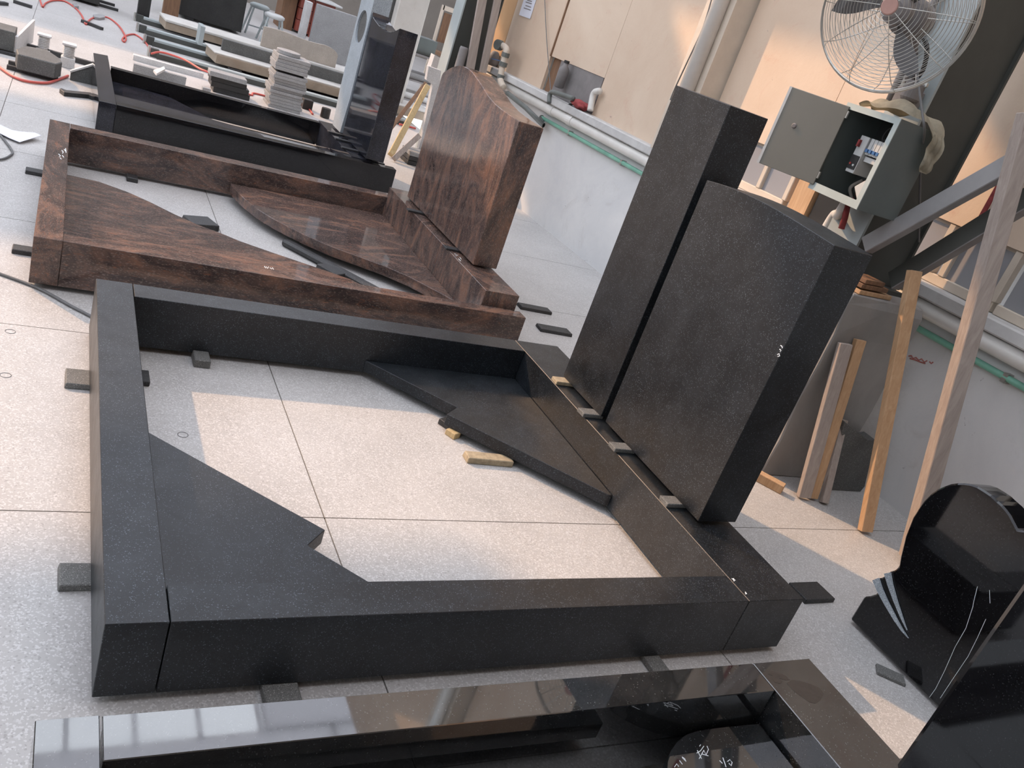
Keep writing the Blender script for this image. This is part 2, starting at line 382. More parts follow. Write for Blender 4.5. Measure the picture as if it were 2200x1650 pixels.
# far part of the hall, roof
st('wall_far', box(-16, 10.2, 19.0, 19.3, 0, 6.9), M['far_wall'])
st('wall_far_right', box(10, 10.2, 7.2, 19, 0, 6.9), M['far_wall'])
st('wall_far_return', box(WX + 0.22, 10, 7.05, 7.25, 0, 6.9), M['far_wall'])
st('wall_near', box(-4.5, WX, -6.0, -5.8, 0, 6.9), M['far_wall'])
RZ = 7.0
ro = box(-9.5, 10.2, -6.0, -2.2, RZ, RZ + 0.06)
st('ceiling_near_blocker', ro, M['far_wall'])  # opaque roof piece out of view, added to darken the camera-facing sides
st('wall_left_near_blocker', box(-9.7, -9.5, -6, 0.5, 3.2, 6.9), M['far_wall'])  # unseen upper wall added to cut light from the left front
rf = bmesh.new()  # unseen roof; near opening added for ambient light, gaps shaped for sun bands
for (x0, x1, y0, y1) in ((-1.27, 0.2, -2.2, 5.42), (3.4, 10.2, -2.2, 5.42), (0.2, 3.4, 4.6, 5.42), (2.62, 10.2, 5.42, 6.02), (-1.27, 10.2, 6.02, 12.4), (-1.27, 10.2, 13.4, 19.3),
                         (-5.6, -1.27, -2.2, 7.6), (-9.5, -5.6, -2.2, 9.35), (-5.2, -1.27, 10.75, 14.2), (-9.5, -5.2, 11.5, 14.2), (-9.5, -1.27, 17.3, 19.3)):
    box(x0, x1, y0, y1, RZ, RZ + 0.06, rf)
ceiling = st('ceiling', rf, M['roof'])
for x in [-0.78 + 0.67 * k for k in range(6)]:
    put('skylight_bar', box(x - 0.025, x + 0.025, 5.40, 6.04, RZ + 0.01, RZ + 0.05), M['roof'], ceiling)
for y in (-3.5, 1.4, 7.4, 13.4):
    put('roof_truss', beam((-9.5, y, RZ - 0.25), (WX, y, RZ - 0.25), 0.12, 0.4), M['steel_grey'], ceiling)
st('wall_left_blocker', box(-9.7, -9.5, -6, 19.3, 0, 3.2), M['far_wall'])  # unseen low wall added to hold back low side light
st('ground', box(-70, -16, -60, 80, -0.14, -0.02), M['ground'])

# ------------------------------------------------------------------ the four grave surrounds
def stone(name, bm, mat, label, cat, group=None, bevel=0.0016, parent=None):
    return put(name, bm, M[mat], parent, bevel=bevel, label=label, cat=cat, group=group)
B0 = 0.02
def poly_px(pts, z): return [at(p[0], p[1], z=z) for p in pts]

# A : matte charcoal granite, in the middle
stone('kerb_stone', box(0, 0.1212, 0, 1.781, B0, 0.218), 'honed', 'matte charcoal foot kerb at the left end of the biggest surround', 'kerbstone')
stone('kerb_stone', box(0.1240, 1.7620, 0, 0.1165, B0, 0.218), 'honed', 'matte charcoal near side kerb of the biggest surround, full length in front', 'kerbstone')
stone('kerb_stone', box(0.1240, 1.7620, 1.665, 1.781, B0, 0.218), 'honed', 'matte charcoal far side kerb of the biggest surround, next to the brown kerb', 'kerbstone')
headA = stone('kerb_stone', box(1.7640, 2.0, 0, 1.781, B0, 0.218), 'honed', 'wide matte charcoal head kerb carrying the two plain grey headstones', 'kerbstone')
stone('cover_plate', plate([(1.035, 1.663), (1.762, 1.663), (1.762, 0.742), (1.746, 0.747), (1.265, 1.263), (1.337, 1.328)], 0.026, 0.076), 'honed',
      'matte charcoal corner cover plate with a notched edge below the grey headstones', 'stone plate')
stone('cover_plate', plate([(0.1235, 0.118), (0.1235, 1.005), (0.598, 0.505), (0.532, 0.434), (0.81, 0.118)], 0.026, 0.076), 'honed',
      'matte charcoal cover plate with a notched edge in the foot corner of the biggest surround', 'stone plate')
ST0 = 0.236
stone('headstone', box(1.827, 2.011, 1.065, 1.408, ST0, 1.495), 'honed', 'tall narrow matte grey headstone slab beside the broader one', 'headstone')
# broad stone with a gentle arched top
zt = 1.238
prof = [(1.827, 1.027, ST0), (1.827, 0.373, ST0), (1.827, 0.373, zt)]
for k in range(1, 12):
    t = k / 12; y = 0.373 + (1.027 - 0.373) * t
    prof.append((1.827, y, zt + 0.020 * math.sin(math.pi * t) ** 0.9 * (0.6 + 0.6 * t)))
prof.append((1.827, 1.027, zt))
stone('headstone', extrude(prof, (0.173, 0, 0)), 'honed', 'broad matte grey headstone with a slightly arched top on the charcoal kerb', 'headstone')
def spacer(px, py, z0, z1, w_, d_, mat, label, rot=0.0, group=None):
    c = at(px, py, z=z1)
    bm = bmesh.new(); ca, sa = math.cos(rot), math.sin(rot); pts = []
    for z in (z0, z1):
        for a, b_ in ((-1, -1), (1, -1), (1, 1), (-1, 1)):
            X_, Y_ = a * d_ / 2 * random.uniform(.95, 1.03), b_ * w_ / 2 * random.uniform(.95, 1.03)
            pts.append((c.x + X_ * ca - Y_ * sa, c.y + X_ * sa + Y_ * ca, z))
    quadbox(bm, pts)
    return stone('spacer_block', bm, mat, label, 'stone block', group, bevel=0.002)
for (px, py, mat, lab) in ((1212, 816, 'offcut_buff', 'buff stone chip wedged under the outer corner of the tall narrow headstone'),
                           (1270, 884, 'offcut', 'grey stone chip under the inner edge of the tall narrow headstone'),
                           (1338, 958, 'offcut', 'grey stone chip under the left part of the broad headstone'),
                           (1450, 1074, 'offcut', 'grey stone chip under the right part of the broad headstone')):
    spacer(px, py, 0.2182, ST0 - 0.0005, 0.052, 0.10, mat, lab)

# B : red-brown granite, behind it
stone('kerb_stone', box(-0.212, -0.1120, 2.122, 4.005, B0, 0.213), 'brown_y', 'red-brown polished foot kerb with chalk marks near its far end', 'kerbstone')
stone('kerb_stone', plate([(-0.1105, 2.122), (1.98, 2.105), (1.98, 2.188), (-0.1105, 2.202)], B0, 0.213), 'brown_x', 'red-brown near side kerb running past the head kerb', 'kerbstone')
stone('kerb_stone', plate([(-0.1105, 3.905), (1.800, 3.950), (1.800, 4.060), (-0.1105, 4.005)], B0, 0.213), 'brown_x', 'red-brown far side kerb in front of the black surround', 'kerbstone')
stone('kerb_stone', box(1.768, 1.965, 2.212, 3.942, B0, 0.285), 'brown_v', 'raised red-brown head kerb under the wavy-topped headstone', 'kerbstone')
zb = 0.098
far_tip = at(499, 401, z=zb)
curve = [(525.5, 427), (556, 451), (589, 471), (625.5, 490), (662, 508), (716, 531), (771, 551), (825.5, 571), (880, 594.5), (955, 634)]
pb = [(far_tip.x, 3.90)] + [(at(*q, z=zb).x, at(*q, z=zb).y) for q in [(499, 401)] + curve] + [(1.766, 2.49), (1.766, 3.935)]
stone('cover_plate', plate(pb, 0.042, zb), 'brown_x', 'red-brown cover plate with a curved front edge below the wavy headstone', 'stone plate', bevel=0.003)
cl = [(150, 376), (212.5, 390), (275, 412.5), (325, 435), (375, 460), (425, 482.5), (475, 501), (516, 518), (589, 543.6), (643.6, 562), (707, 583.6), (753, 600)]
pl = [(-0.109, 2.206), (-0.109, at(150, 376, z=0.09).y)] + [(at(*q, z=0.09).x, at(*q, z=0.09).y) for q in cl[1:]] + [(1.45, 2.25), (1.46, 2.206)]
stone('cover_plate', plate(pl, 0.035, 0.09), 'brown_x', 'red-brown pointed cover plate with a bowed edge in the foot corner', 'stone plate', bevel=0.002)
xb = 1.827
topB = [(947, 160.5), (953, 155), (960.4, 150.4), (968, 145.5), (976.4, 142.4), (984, 140.8), (990.9, 140.9), (998, 143), (1005.5, 146.7), (1013, 153), (1020, 162), (1034.5, 182.4), (1049, 206.4), (1063.6, 223), (1078, 235), (1092.7, 245.5), (1118.9, 262.4)]
pf = [at(*q, x=xb) for q in topB]
pf = [V((xb, 3.742, 0.297)), V((xb, 3.742, pf[0].z))] + [V((xb, min(p.y, 3.742), p.z)) for p in pf[1:-1]] + [V((xb, 2.556, 1.078)), V((xb, 2.556, 0.297))]
stone('headstone', extrude(pf, (0.146, 0, 0)), 'brown_v', 'red-brown polished headstone with a wave-shaped top', 'headstone', bevel=0.003)
for (px, py, lab) in ((896, 453, 'thin black strip wedged under the left of the wavy headstone'), (978, 534, 'thin black strip wedged under the right of the wavy headstone')):
    spacer(px, py, 0.2852, 0.2965, 0.05, 0.13, 'offcut_dark', lab)

# C : polished black granite, farther back
stone('kerb_stone', plate([(0.043, 4.79), (0.147, 4.80), (0.128, 6.55), (0.022, 6.50)], B0, 0.21), 'blue', 'black polished foot kerb of the farthest surround, standing proud at the left', 'kerbstone')
stone('kerb_stone', plate([(0.149, 4.80), (2.127, 4.873), (2.125, 4.958), (0.149, 4.885)], B0, 0.21), 'polished', 'long black polished near kerb of the farthest surround', 'kerbstone')
stone('kerb_stone', plate([(0.141, 6.05), (1.772, 6.01), (1.772, 6.09), (0.141, 6.13)], B0, 0.21), 'polished', 'black polished far kerb in front of the stacked grey tiles', 'kerbstone')
stone('kerb_stone', plate([(1.785, 4.96), (2.06, 4.97), (2.05, 6.12), (1.778, 6.10)], B0, 0.215), 'blue', 'bluish black head kerb carrying the stele with the round recess', 'kerbstone')
zc = 0.115
pc = [(0.151, 4.89), (0.150, 6.04), (at(300, 190, z=zc).x, 6.04), (at(365, 209, z=zc).x, at(365, 209, z=zc).y)] + [(at(*q, z=zc).x, at(*q, z=zc).y) for q in ((410, 232), (458, 257), (520, 275), (560, 288))] + [(1.35, 4.93)]
stone('cover_plate', plate(pc, 0.06, zc), 'blue', 'dark polished cover plate with a slanting edge inside the farthest surround', 'stone plate')
stone('cover_plate', plate([(1.45, 4.96), (1.772, 4.97), (1.772, 5.60), (1.66, 5.45)], 0.055, 0.105), 'blue', 'dark polished corner cover plate at the head of the farthest surround', 'stone plate')
xc = 1.885; zc0 = 0.228
# dark stone with a scooped top
tp = [(800, 34.5), (806, 44), (811, 51), (816, 56.5), (821, 61.5), (827, 65.5), (834, 68.2), (840, 68.8), (846, 67.5), (851, 65.2), (859, 61)]
pts = [at(*q, x=xc) for q in tp]
pts = [V((xc, 5.672, zc0)), V((xc, 5.672, pts[0].z + 0.03))] + [V((xc, min(p.y, 5.67), p.z)) for p in pts] + [V((xc, 4.925, zc0))]
stone('headstone', extrude(pts, (0.145, 0, 0)), 'blue', 'mirror polished blue-black headstone with a scooped top', 'headstone', bevel=0.003)
# pale slab with a round recess
def recess_slab():
    y0, y1, z0, z1 = 5.676, 6.03, zc0, 1.72; cy, cz, r = 5.855, 1.068, 0.128; x0, x1 = xc - 0.01, xc + 0.135; n = 40
    bm = bmesh.new(); out = []
    for k in range(n):
        a = 2 * math.pi * k / n; dy, dz = math.cos(a), math.sin(a)
        t = min(((y1 - cy) if dy > 0 else (cy - y0)) / max(abs(dy), 1e-6), ((z1 - cz) if dz > 0 else (cz - z0)) / max(abs(dz), 1e-6))
        out.append((cy + dy * t, cz + dz * t))
    O = [bm.verts.new((x0, *p)) for p in out]
    I = [bm.verts.new((x0, cy + r * math.cos(2 * math.pi * k / n), cz + r * math.sin(2 * math.pi * k / n))) for k in range(n)]
    J = [bm.verts.new((x0 + 0.02, v.co.y, v.co.z)) for v in I]
    Bk = [bm.verts.new((x1, *p)) for p in out]
    for k in range(n):
        l = (k + 1) % n
        bm.faces.new((O[k], O[l], I[l], I[k])); bm.faces.new((I[k], I[l], J[l], J[k])); bm.faces.new((O[k], Bk[k], Bk[l], O[l]))
    bm.faces.new(J); bm.faces.new(Bk)
    return bm, [v.co.copy() for v in J]
_rb, _rj = recess_slab()
rs = stone('headstone', _rb, 'pale_slab', 'tall pale grey slab with a round recess beside the blue-black headstone', 'headstone', bevel=0)
put('recess_face', extrude([p - V((0.0005, 0, 0)) for p in _rj], (-0.003, 0, 0)), M['grey_dark'], rs, label='darker polished disc inside the recess')
for (px, py, lab) in ((722, 285, 'small black wedge under the pale slab with the recess'), (738, 300, 'small black wedge between the pale slab and the blue-black headstone'), (752, 319, 'small black wedge under the blue-black headstone')):
    spacer(px, py, 0.2152, 0.2275, 0.045, 0.14, 'offcut_dark', lab)

# D : polished grey-black granite, nearest
ZD = 0.245
stone('kerb_stone', box(-0.113, -0.0155, -1.25, -0.249, B0, ZD), 'polished_dusty', 'glossy foot kerb reflecting the roof light at the lower left corner', 'kerbstone')
stone('kerb_stone', plate([(-0.0115, -0.251), (1.5360, -0.260), (1.5360, -0.353), (-0.0115, -0.346)], B0, ZD), 'polished_dusty', 'glossy grey side kerb nearest the camera along the bottom', 'kerbstone')
headD = stone('kerb_stone', box(1.5390, 1.752, -1.30, -0.260, B0, ZD), 'polished_dusty', 'glossy head kerb with a brown hand-shaped smear at the lower right', 'kerbstone')
sm = bmesh.new()
for pxs in ([(1650, 1448), (1668, 1456), (1690, 1462), (1697, 1461), (1688, 1452), (1670, 1443), (1655, 1440)], [(1658, 1455), (1664, 1466), (1676, 1469), (1681, 1464), (1672, 1456), (1662, 1450)],
            [(1690, 1468), (1706, 1485), (1722, 1497), (1738, 1508), (1752, 1512), (1762, 1505), (1770, 1490), (1760, 1478), (1742, 1470), (1715, 1462), (1700, 1461)]):
    extrude([at(*q, z=ZD + 0.0001) for q in pxs], (0, 0, 0.0003), sm)
put('wet_smear', sm, M['smear'], headD, label='brown hand-shaped smear')
zd = 0.145
crn = [(1700, 1650), (1629, 1553), (1540, 1563), (1500, 1569), (1475, 1577), (1456, 1592), (1442, 1612), (1434, 1635), (1432, 1660)]
pdp = [at(*q, z=zd) for q in crn]
pd2 = [V((1.636, -0.30, 0)), ] 
outl = [(1.528, -0.95), (1.528, -0.367)] + [(p.x, p.y) for p in pdp[2:]] + [(1.18, -0.95)]
plD = stone('cover_plate', plate(outl, 0.095, zd), 'polished_dusty', 'glossy dark cover plate with a rounded corner and chalk handwriting', 'stone plate')
stone('cover_plate', plate([(0.0, -0.43), (1.10, -0.42), (1.10, -1.25), (0.0, -1.25)], 0.06, 0.11), 'polished_dusty', 'low glossy plate only just showing at the bottom edge of the picture', 'stone plate')
stone('headstone', box(1.667, 1.80, -1.25, -0.627, 0.265, 1.35), 'polished', 'black glossy headstone slab cut off by the lower right corner', 'headstone', bevel=0.012)
#spacer(1890, 1655, 0.2452, 0.2645, 0.05, 0.10, 'offcut_dark', 'black chip under the glossy headstone slab at the lower right')
# chalk handwriting
def strokes(name, lines, mat, parent, r=0.0011, **pl_):
    bm = bmesh.new()
    for ln in lines: tube([at(*q, **pl_) for q in ln], r, 5, bm)
    return put(name, bm, M[mat], parent, kind='stuff')
strokes('chalk_writing', [[(1498, 1612), (1503, 1622), (1507, 1630)], [(1497, 1618), (1505, 1613), (1512, 1603)], [(1503, 1603), (1505, 1600)], [(1502, 1630), (1512, 1612), (1517, 1622), (1522, 1610), (1519, 1603)], [(1508, 1620), (1522, 1624)],
                          [(1546, 1634), (1552, 1640)], [(1553, 1628), (1560, 1648)], [(1563, 1636), (1568, 1632), (1573, 1638), (1571, 1645), (1566, 1640)], [(1449, 1648), (1454, 1641), (1458, 1647)], [(1460, 1634), (1466, 1642)], [(1466, 1628), (1474, 1636), (1471, 1630), (1465, 1626)]],
        'chalk', plD, 0.0009, z=zd + 0.0003)
strokes('chalk_writing', [[(1576, 1243), (1577, 1249)], [(1572, 1243), (1580, 1247)], [(1601, 1272), (1604, 1276), (1601, 1276)]], 'chalk', headA, 0.0016, z=0.2183)
hb = [o for o in COL.objects if o.get('label', '').startswith('broad matte')][0]
strokes('chalk_writing', [[(1677, 742), (1680, 744), (1681, 748)], [(1675, 750), (1678, 753), (1676, 756)], [(1670, 762), (1674, 760), (1675, 765), (1671, 766)]], 'chalk', hb, 0.0016, x=1.8265)
fk = [o for o in COL.objects if o.get('label', '').startswith('red-brown polished foot')][0]
strokes('chalk_writing', [[(133, 323), (136, 327), (134, 330)], [(138, 321), (141, 325)], [(126, 331), (130, 335), (127, 337)], [(134, 334), (137, 338)], [(141, 319), (142, 328)], [(129, 339), (132, 342)]], 'chalk', fk, 0.002, z=0.2134)
fr = [o for o in COL.objects if o.get('label', '').startswith('red-brown near side')][0]
strokes('chalk_writing', [[(568, 572), (571, 576)], [(572, 573), (575, 577), (577, 573)], [(580, 575), (584, 578)], [(585, 575), (588, 579)]], 'chalk', fr, 0.0013, z=0.2134)
bh = [o for o in COL.objects if o.get('label', '').startswith('raised red-brown')][0]
strokes('chalk_writing', [[(976, 545), (981, 547)], [(979, 550), (984, 548)], [(985, 556), (990, 561)], [(988, 553), (991, 557)]], 'chalk', bh, 0.0015, z=0.2853)

# ------------------------------------------------------------------ stone blocks on the floor that carry the surrounds
def offcut(px, py, lx, ly, h, mat, label, rot=0.0, z0=0.0, group=None, name='stone_block'):
    c = at(px, py, z=h)
    bm = bmesh.new(); ca, sa = math.cos(rot), math.sin(rot); pts = []
    for z, k in ((z0, 1.0), (h, 0.97)):
        for a, b_ in ((-1, -1), (1, -1), (1, 1), (-1, 1)):
            X_, Y_ = a * lx / 2 * k * random.uniform(.96, 1.03), b_ * ly / 2 * k * random.uniform(.96, 1.03)
            pts.append((c.x + X_ * ca - Y_ * sa, c.y + X_ * sa + Y_ * ca, z))
    quadbox(bm, pts)
    return stone(name, bm, mat, label, 'stone block', group, bevel=0.0025)
BH = 0.0195
offcut(185, 1232, 0.12, 0.085, BH, 'offcut', 'grey stone block under the left foot kerb, the nearer of two')
offcut(180, 810, 0.11, 0.11, BH, 'offcut', 'pale stone block under the left foot kerb, the farther of two')
offcut(305, 806, 0.05, 0.09, BH, 'offcut_dark', 'dark end of a batten poking inside the foot kerb')
offcut(433, 762, 0.06, 0.10, BH + 0.012, 'offcut', 'small grey brick against the inner side of the far charcoal kerb')
offcut(604, 1478, 0.085, 0.16, BH, 'offcut', 'grey block in the gap between the two nearest surrounds, at left')
offcut(1408, 1420, 0.06, 0.13, BH, 'offcut', 'small grey block in the gap between the two nearest surrounds, at right')
offcut(1052, 980, 0.20, 0.055, 0.0255, 'offcut_buff', 'long pale brick half under the notched charcoal plate', rot=-0.05)
offcut(965, 905, 0.05, 0.07, 0.0255, 'offcut_dark', 'dark chip under the notch of the charcoal plate', rot=0.5)
offcut(975, 925, 0.04, 0.05, 0.0255, 'yellow_wood', 'yellowish wooden chip under the notched charcoal plate', rot=0.5)
offcut(1745, 1268, 0.16, 0.10, BH, 'offcut_dark', 'dark slab end sticking out behind the charcoal head kerb')
offcut(1150, 660, 0.22, 0.075, 0.0195, 'offcut_dark', 'dark flat bar on the floor just behind the red-brown kerb end', rot=-0.05)
offcut(1192, 706, 0.22, 0.085, 0.0195, 'offcut_dark', 'dark flat bar on the floor behind the tall narrow headstone', rot=-0.05)
offcut(78, 366, 0.10, 0.07, BH, 'offcut_dark', 'dark block under the far half of the red-brown foot kerb')
offcut(52, 533, 0.09, 0.07, BH, 'offcut_dark', 'dark block under the near half of the red-brown foot kerb')
offcut(284, 376, 0.06, 0.13, BH + 0.006, 'offcut_dark', 'short dark brick inside the red-brown surround by the far kerb')
offcut(432, 473, 0.15, 0.14, 0.034, 'offcut_dark', 'black block under the bowed red-brown plate, the left one', rot=0.35)
offcut(718, 577, 0.12, 0.15, 0.034, 'offcut_dark', 'black block under the bowed red-brown plate, the right one', rot=0.6)
# long rounded black bar under the curved plate
b0 = at(612, 512, z=0.041); b1 = at(990, 610, z=0.041)
stone('stone_bar', beam((b0.x, b0.y, 0.0205), (1.60, 2.36, 0.0205), 0.055, 0.040), 'offcut_dark', 'long black stone bar with a rounded end under the curved plate', 'stone bar', bevel=0.012)
for (px, py, lab) in ((155, 205, ''),):
    pass
hk = [(127, 199), (137, 207), (190, 212), (212, 221), (214, 217), (193, 207), (141, 202), (131, 198)]
stone('hook_stone', extrude([at(*q, z=0.0) for q in hk], (0, 0, 0.03)), 'offcut_dark', 'thin bent dark stone strip left of the farthest surround', 'stone strip')
stone('stone_batten', beam(at(176, 202, z=0.01), at(206, 207, z=0.01), 0.04, 0.02), 'offcut_dark', 'short thin dark batten beside the bent stone strip', 'batten')

# ------------------------------------------------------------------ heart-shaped headstone at the right
hx = 2.48
L_ = [(1822, 1337), (1856, 1281.8), (1868, 1281), (1880, 1277), (1887, 1271.4), (1886.5, 1262), (1880.6, 1243.3), (1893, 1241.5), (1904.8, 1235), (1907.8, 1229.4), (1920, 1226), (1930, 1218),
      (1933.5, 1196), (1938.5, 1175.6), (1944, 1153), (1951.8, 1133.6), (1960, 1113), (1970.9, 1095.5), (1984, 1077), (1999.5, 1061), (2013, 1051.5), (2028, 1044.9), (2042, 1040), (2056.8, 1038), (2071, 1038), (2085.5, 1040), (2100, 1045), (2114, 1053.5),
      (2129, 1063.5), (2142.7, 1076.4), (2153, 1085.5), (2161.8, 1095.5), (2170, 1106.5), (2177, 1120), (2186.6, 1138.4)]
hp = [at(*q, x=hx) for q in L_]; yv = hp[-1].y
for p in hp: p.z = max(p.z, 0.012)
right = [V((hx, 2 * yv - p.y, p.z)) for p in hp[:-1]][::-1]
heart = stone('headstone', extrude(hp + right, (0.115, 0, 0)), 'polished', 'black glossy heart-shaped headstone with two rounded lobes, standing by the wall', 'headstone', bevel=0.006)
def leaf(pts, wd):
    bm = bmesh.new(); P_ = [at(*q, x=hx - 0.002) for q in pts]; n = len(P_); top, bot = [], []
    for i, p in enumerate(P_):
        d = (P_[min(i + 1, n - 1)] - P_[max(i - 1, 0)]).normalized(); s = V((1, 0, 0)).cross(d); k = wd * (1 - i / (n - 1)) ** 0.8
        top.append(p + s * k / 2); bot.append(p - s * k / 2)
    return extrude(top + bot[::-1], (-0.006, 0, 0), bm)
put('carved_leaf', leaf([(1883, 1244), (1892, 1268), (1906, 1296), (1925, 1330), (1940, 1354), (1953, 1371)], 0.028), M['pale_slab'], heart, label='pale ground edge of carved leaf')
put('carved_leaf', leaf([(1908, 1231), (1914, 1256), (1925, 1290), (1938, 1325), (1950, 1354)], 0.026), M['pale_slab'], heart)
strokes('chalk_line', [[(2100, 1260), (2092, 1292), (2090, 1304), (2075, 1350), (2052, 1390), (2030, 1440), (2010, 1480), (1997, 1498)], [(2126, 1268), (2127, 1296)], [(2118, 1330), (2100, 1370), (2080, 1410), (2045, 1462), (2020, 1500)]], 'chalk', heart, 0.0007, x=hx - 0.0015)
ob = offcut(1915, 1447, 0.10, 0.055, 0.0115, 'offcut', 'small grey chip under the heart-shaped headstone', rot=-0.7)

# ------------------------------------------------------------------ concrete pier with the steel column, timbers
pier = thing('concrete_pier', (3.15, 1.4, 0), 'rough grey concrete pier carrying the near steel column', 'pier')
pr = bmesh.new(); random.seed(3)
py0, py1, px0, px1 = 1.085, 1.72, 2.885, 3.405
lev = [0.0, 0.2, 0.4, 0.58, 0.75, 0.90, 0.945]
ringz = []
for i, z in enumerate(lev):
    j = lambda: random.uniform(-0.008, 0.008)
    e = 0.03 if i == len(lev) - 1 else (0.0)
    ringz.append([pr.verts.new((px0 + j() + e * .3, py0 + j() + e * .3, z)), pr.verts.new(((px0 + px1) / 2, py0 + j() * .5 + e * .3, z + (j() if 0 < i < 6 else 0))), pr.verts.new((px1 + j() - e * .6, py0 + j() + e * .3, z)), pr.verts.new((px1 + j(), py1, z)), pr.verts.new((px0 + j(), py1, z))])
for A_, B_ in zip(ringz, ringz[1:]):
    for k in range(5): pr.faces.new((A_[k], A_[(k + 1) % 5], B_[(k + 1) % 5], B_[k]))
pr.faces.new(ringz[0][::-1]); pr.faces.new(ringz[-1])
put('pier_block', pr, M['plaster_dark'], pier, bevel=0.006)

def hcolumn(name, x0, x1, y0, y1, z0, z1, label, group=None):
    t = thing(name, ((x0 + x1) / 2, (y0 + y1) / 2, z0), label, 'column', group)
    put('flange', box(x0, x0 + 0.014, y0, y1, z0, z1), M['steel_light'], t, label='outer flange, lit side put into its pale colour')  # lit side painted in: this flange paler than the rest of the steel
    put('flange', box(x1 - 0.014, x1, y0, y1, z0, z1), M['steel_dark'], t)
    put('web', box(x0 + 0.014, x1 - 0.014, y0 + 0.02, y0 + 0.032, z0, z1), M['steel_dark'], t)
    return t
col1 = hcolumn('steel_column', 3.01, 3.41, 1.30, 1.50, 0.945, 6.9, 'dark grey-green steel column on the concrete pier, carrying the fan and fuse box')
put('base_plate', box(2.98, 3.40, 1.24, 1.60, 0.945, 0.965), M['steel_dark'], col1)

# conduit pipe running up beside the column
put('conduit', tube([at(1908, 222, x=2.98), at(1940, 150, x=2.98), at(1975, 75, x=2.98), at(2010, 0, x=2.98), at(2010, 0, x=2.98) + V((0, 0, 1.5))], 0.016, 12), M['dust_grey'], smooth=True,
    label='dusty grey conduit running up the left edge of the fan column', cat='pipe')

# wedges of timber on the pier
for k, (a, b_, zz) in enumerate((((1838, 618), (1910, 640), 0.957), ((1842, 606), (1903, 624), 0.985), ((1850, 596), (1896, 610), 1.008))):
    p, q = at(*a, y=1.13), at(*b_, y=1.13)
    put('timber_wedge', beam((p.x, 1.15, zz), (q.x, 1.17, zz), 0.10, 0.020), M['tan_wood' if k == 0 else 'brown_wood'], bevel=0.002,
        label=('fresh orange timber wedge lying lowest on the concrete pier', 'brown timber wedge in the middle of the small pile on the pier', 'short brown timber wedge topmost on the concrete pier')[k], cat='wood')

# diagonal steel braces
A0 = at(1862, 528, y=1.262); A1 = at(2200, 338, x=3.02); A2 = A1 + (A1 - A0) * 0.6
put('steel_brace', beam(A0, A2, 0.075, 0.05, side=(0, 0.35, 1)), M['steel_grey'], bevel=0.003, label='light grey square steel brace slanting up from the column, the upper one', cat='brace')
Bp0 = at(1913, 603, y=1.20); Bp1 = at(2160, 452, x=3.12); Bp2 = Bp1 + (Bp1 - Bp0) * 0.7
br = thing('steel_brace', Bp0, 'dark channel steel brace slanting up from the pier, the lower one', 'brace')
dB = (Bp2 - Bp0).normalized(); sB = (V((0, 0.3, 1)) - dB * V((0, 0.3, 1)).dot(dB)).normalized(); nB = sB.cross(dB)
put('web', beam(Bp0 + nB * 0.0, Bp2, 0.075, 0.006, side=sB), M['steel_dark'], br)
sg = 1 if nB.y < 0 else -1
for s_ in (-1, 1):
    put('flange', beam(Bp0 + sB * s_ * 0.040 + nB * sg * 0.018, Bp2 + sB * s_ * 0.040 + nB * sg * 0.018, 0.006, 0.042, side=sB), M['steel_dark' if s_ > 0 else 'dust_grey'], br)
# slanting timber post of the stand
po = at(1945, 1212, z=0.0); pt = at(2184, 345, x=2.95)
put('timber_post', beam(V((po.x, po.y, 0.03)), pt + (pt - po) * 0.10, 0.062, 0.075, side=(1, -0.55, 0)), M['grey_wood'], bevel=0.003, label='long weathered timber post slanting up beside the heart-shaped headstone', cat='post')
# timber battens leaning on the pier
def lean(foot, topp, wd, ht, mat, label, side=(1, -0.3, 0)):
    f_ = V(foot); t_ = V(topp); d_ = (t_ - f_).normalized(); f_ = f_ + V((0, 0, wd * 0.18))
    return put('timber_batten', beam(f_, t_, wd, ht, side=side), M[mat], bevel=0.002, label=label, cat='wood')
f1 = at(1856, 1145, z=0); t1 = at(1965, 582, y=1.045)
lean((f1.x, f1.y, 0.0), t1, 0.058, 0.035, 'tan_wood', 'longest pine batten leaning on the right corner of the pier')
f2 = at(1724, 1072, z=0); t2 = at(1816, 738, y=1.055)
lean((f2.x, f2.y, 0.0), t2, 0.062, 0.03, 'grey_wood', 'grey pine batten leaning on the pier, first from the left')
f3 = at(1748, 1078, z=0); t3 = at(1848, 730, y=1.06)
lean((f3.x, f3.y + 0.02, 0.0), t3, 0.05, 0.03, 'tan_wood', 'orange pine batten leaning on the pier, second from the left')
f4 = at(1768, 1083, z=0); t4 = at(1812, 902, y=1.03)
lean((f4.x, f4.y, 0.0), t4, 0.035, 0.03, 'grey_wood', 'short pine batten standing in front of the leaning ones')
s0 = at(1628, 1022, z=0.028); s1 = at(1682, 1052, z=0.028)
put('timber_block', beam((s0.x + .01, s0.y + .02, 0.022), (s1.x + .02, s1.y + .015, 0.022), 0.05, 0.042), M['tan_wood'], bevel=0.002, label='short pine offcut lying at the foot of the pier', cat='wood')
# dark six-sided stone block against the wall behind the battens
hexp = [(1815, 906), (1866, 946), (1880, 944), (1878, 962), (1858, 1045), (1837, 1077), (1791, 1073), (1779, 1061)]
hy = [at(*q, y=0.985) for q in hexp]
for p in hy: p.z = max(p.z, 0.002)
stone('stone_block', extrude(hy, (0.0, 0.075, 0.0)), 'grey_dark', 'dark many-sided stone block standing behind the pine battens', 'stone block', bevel=0.002)

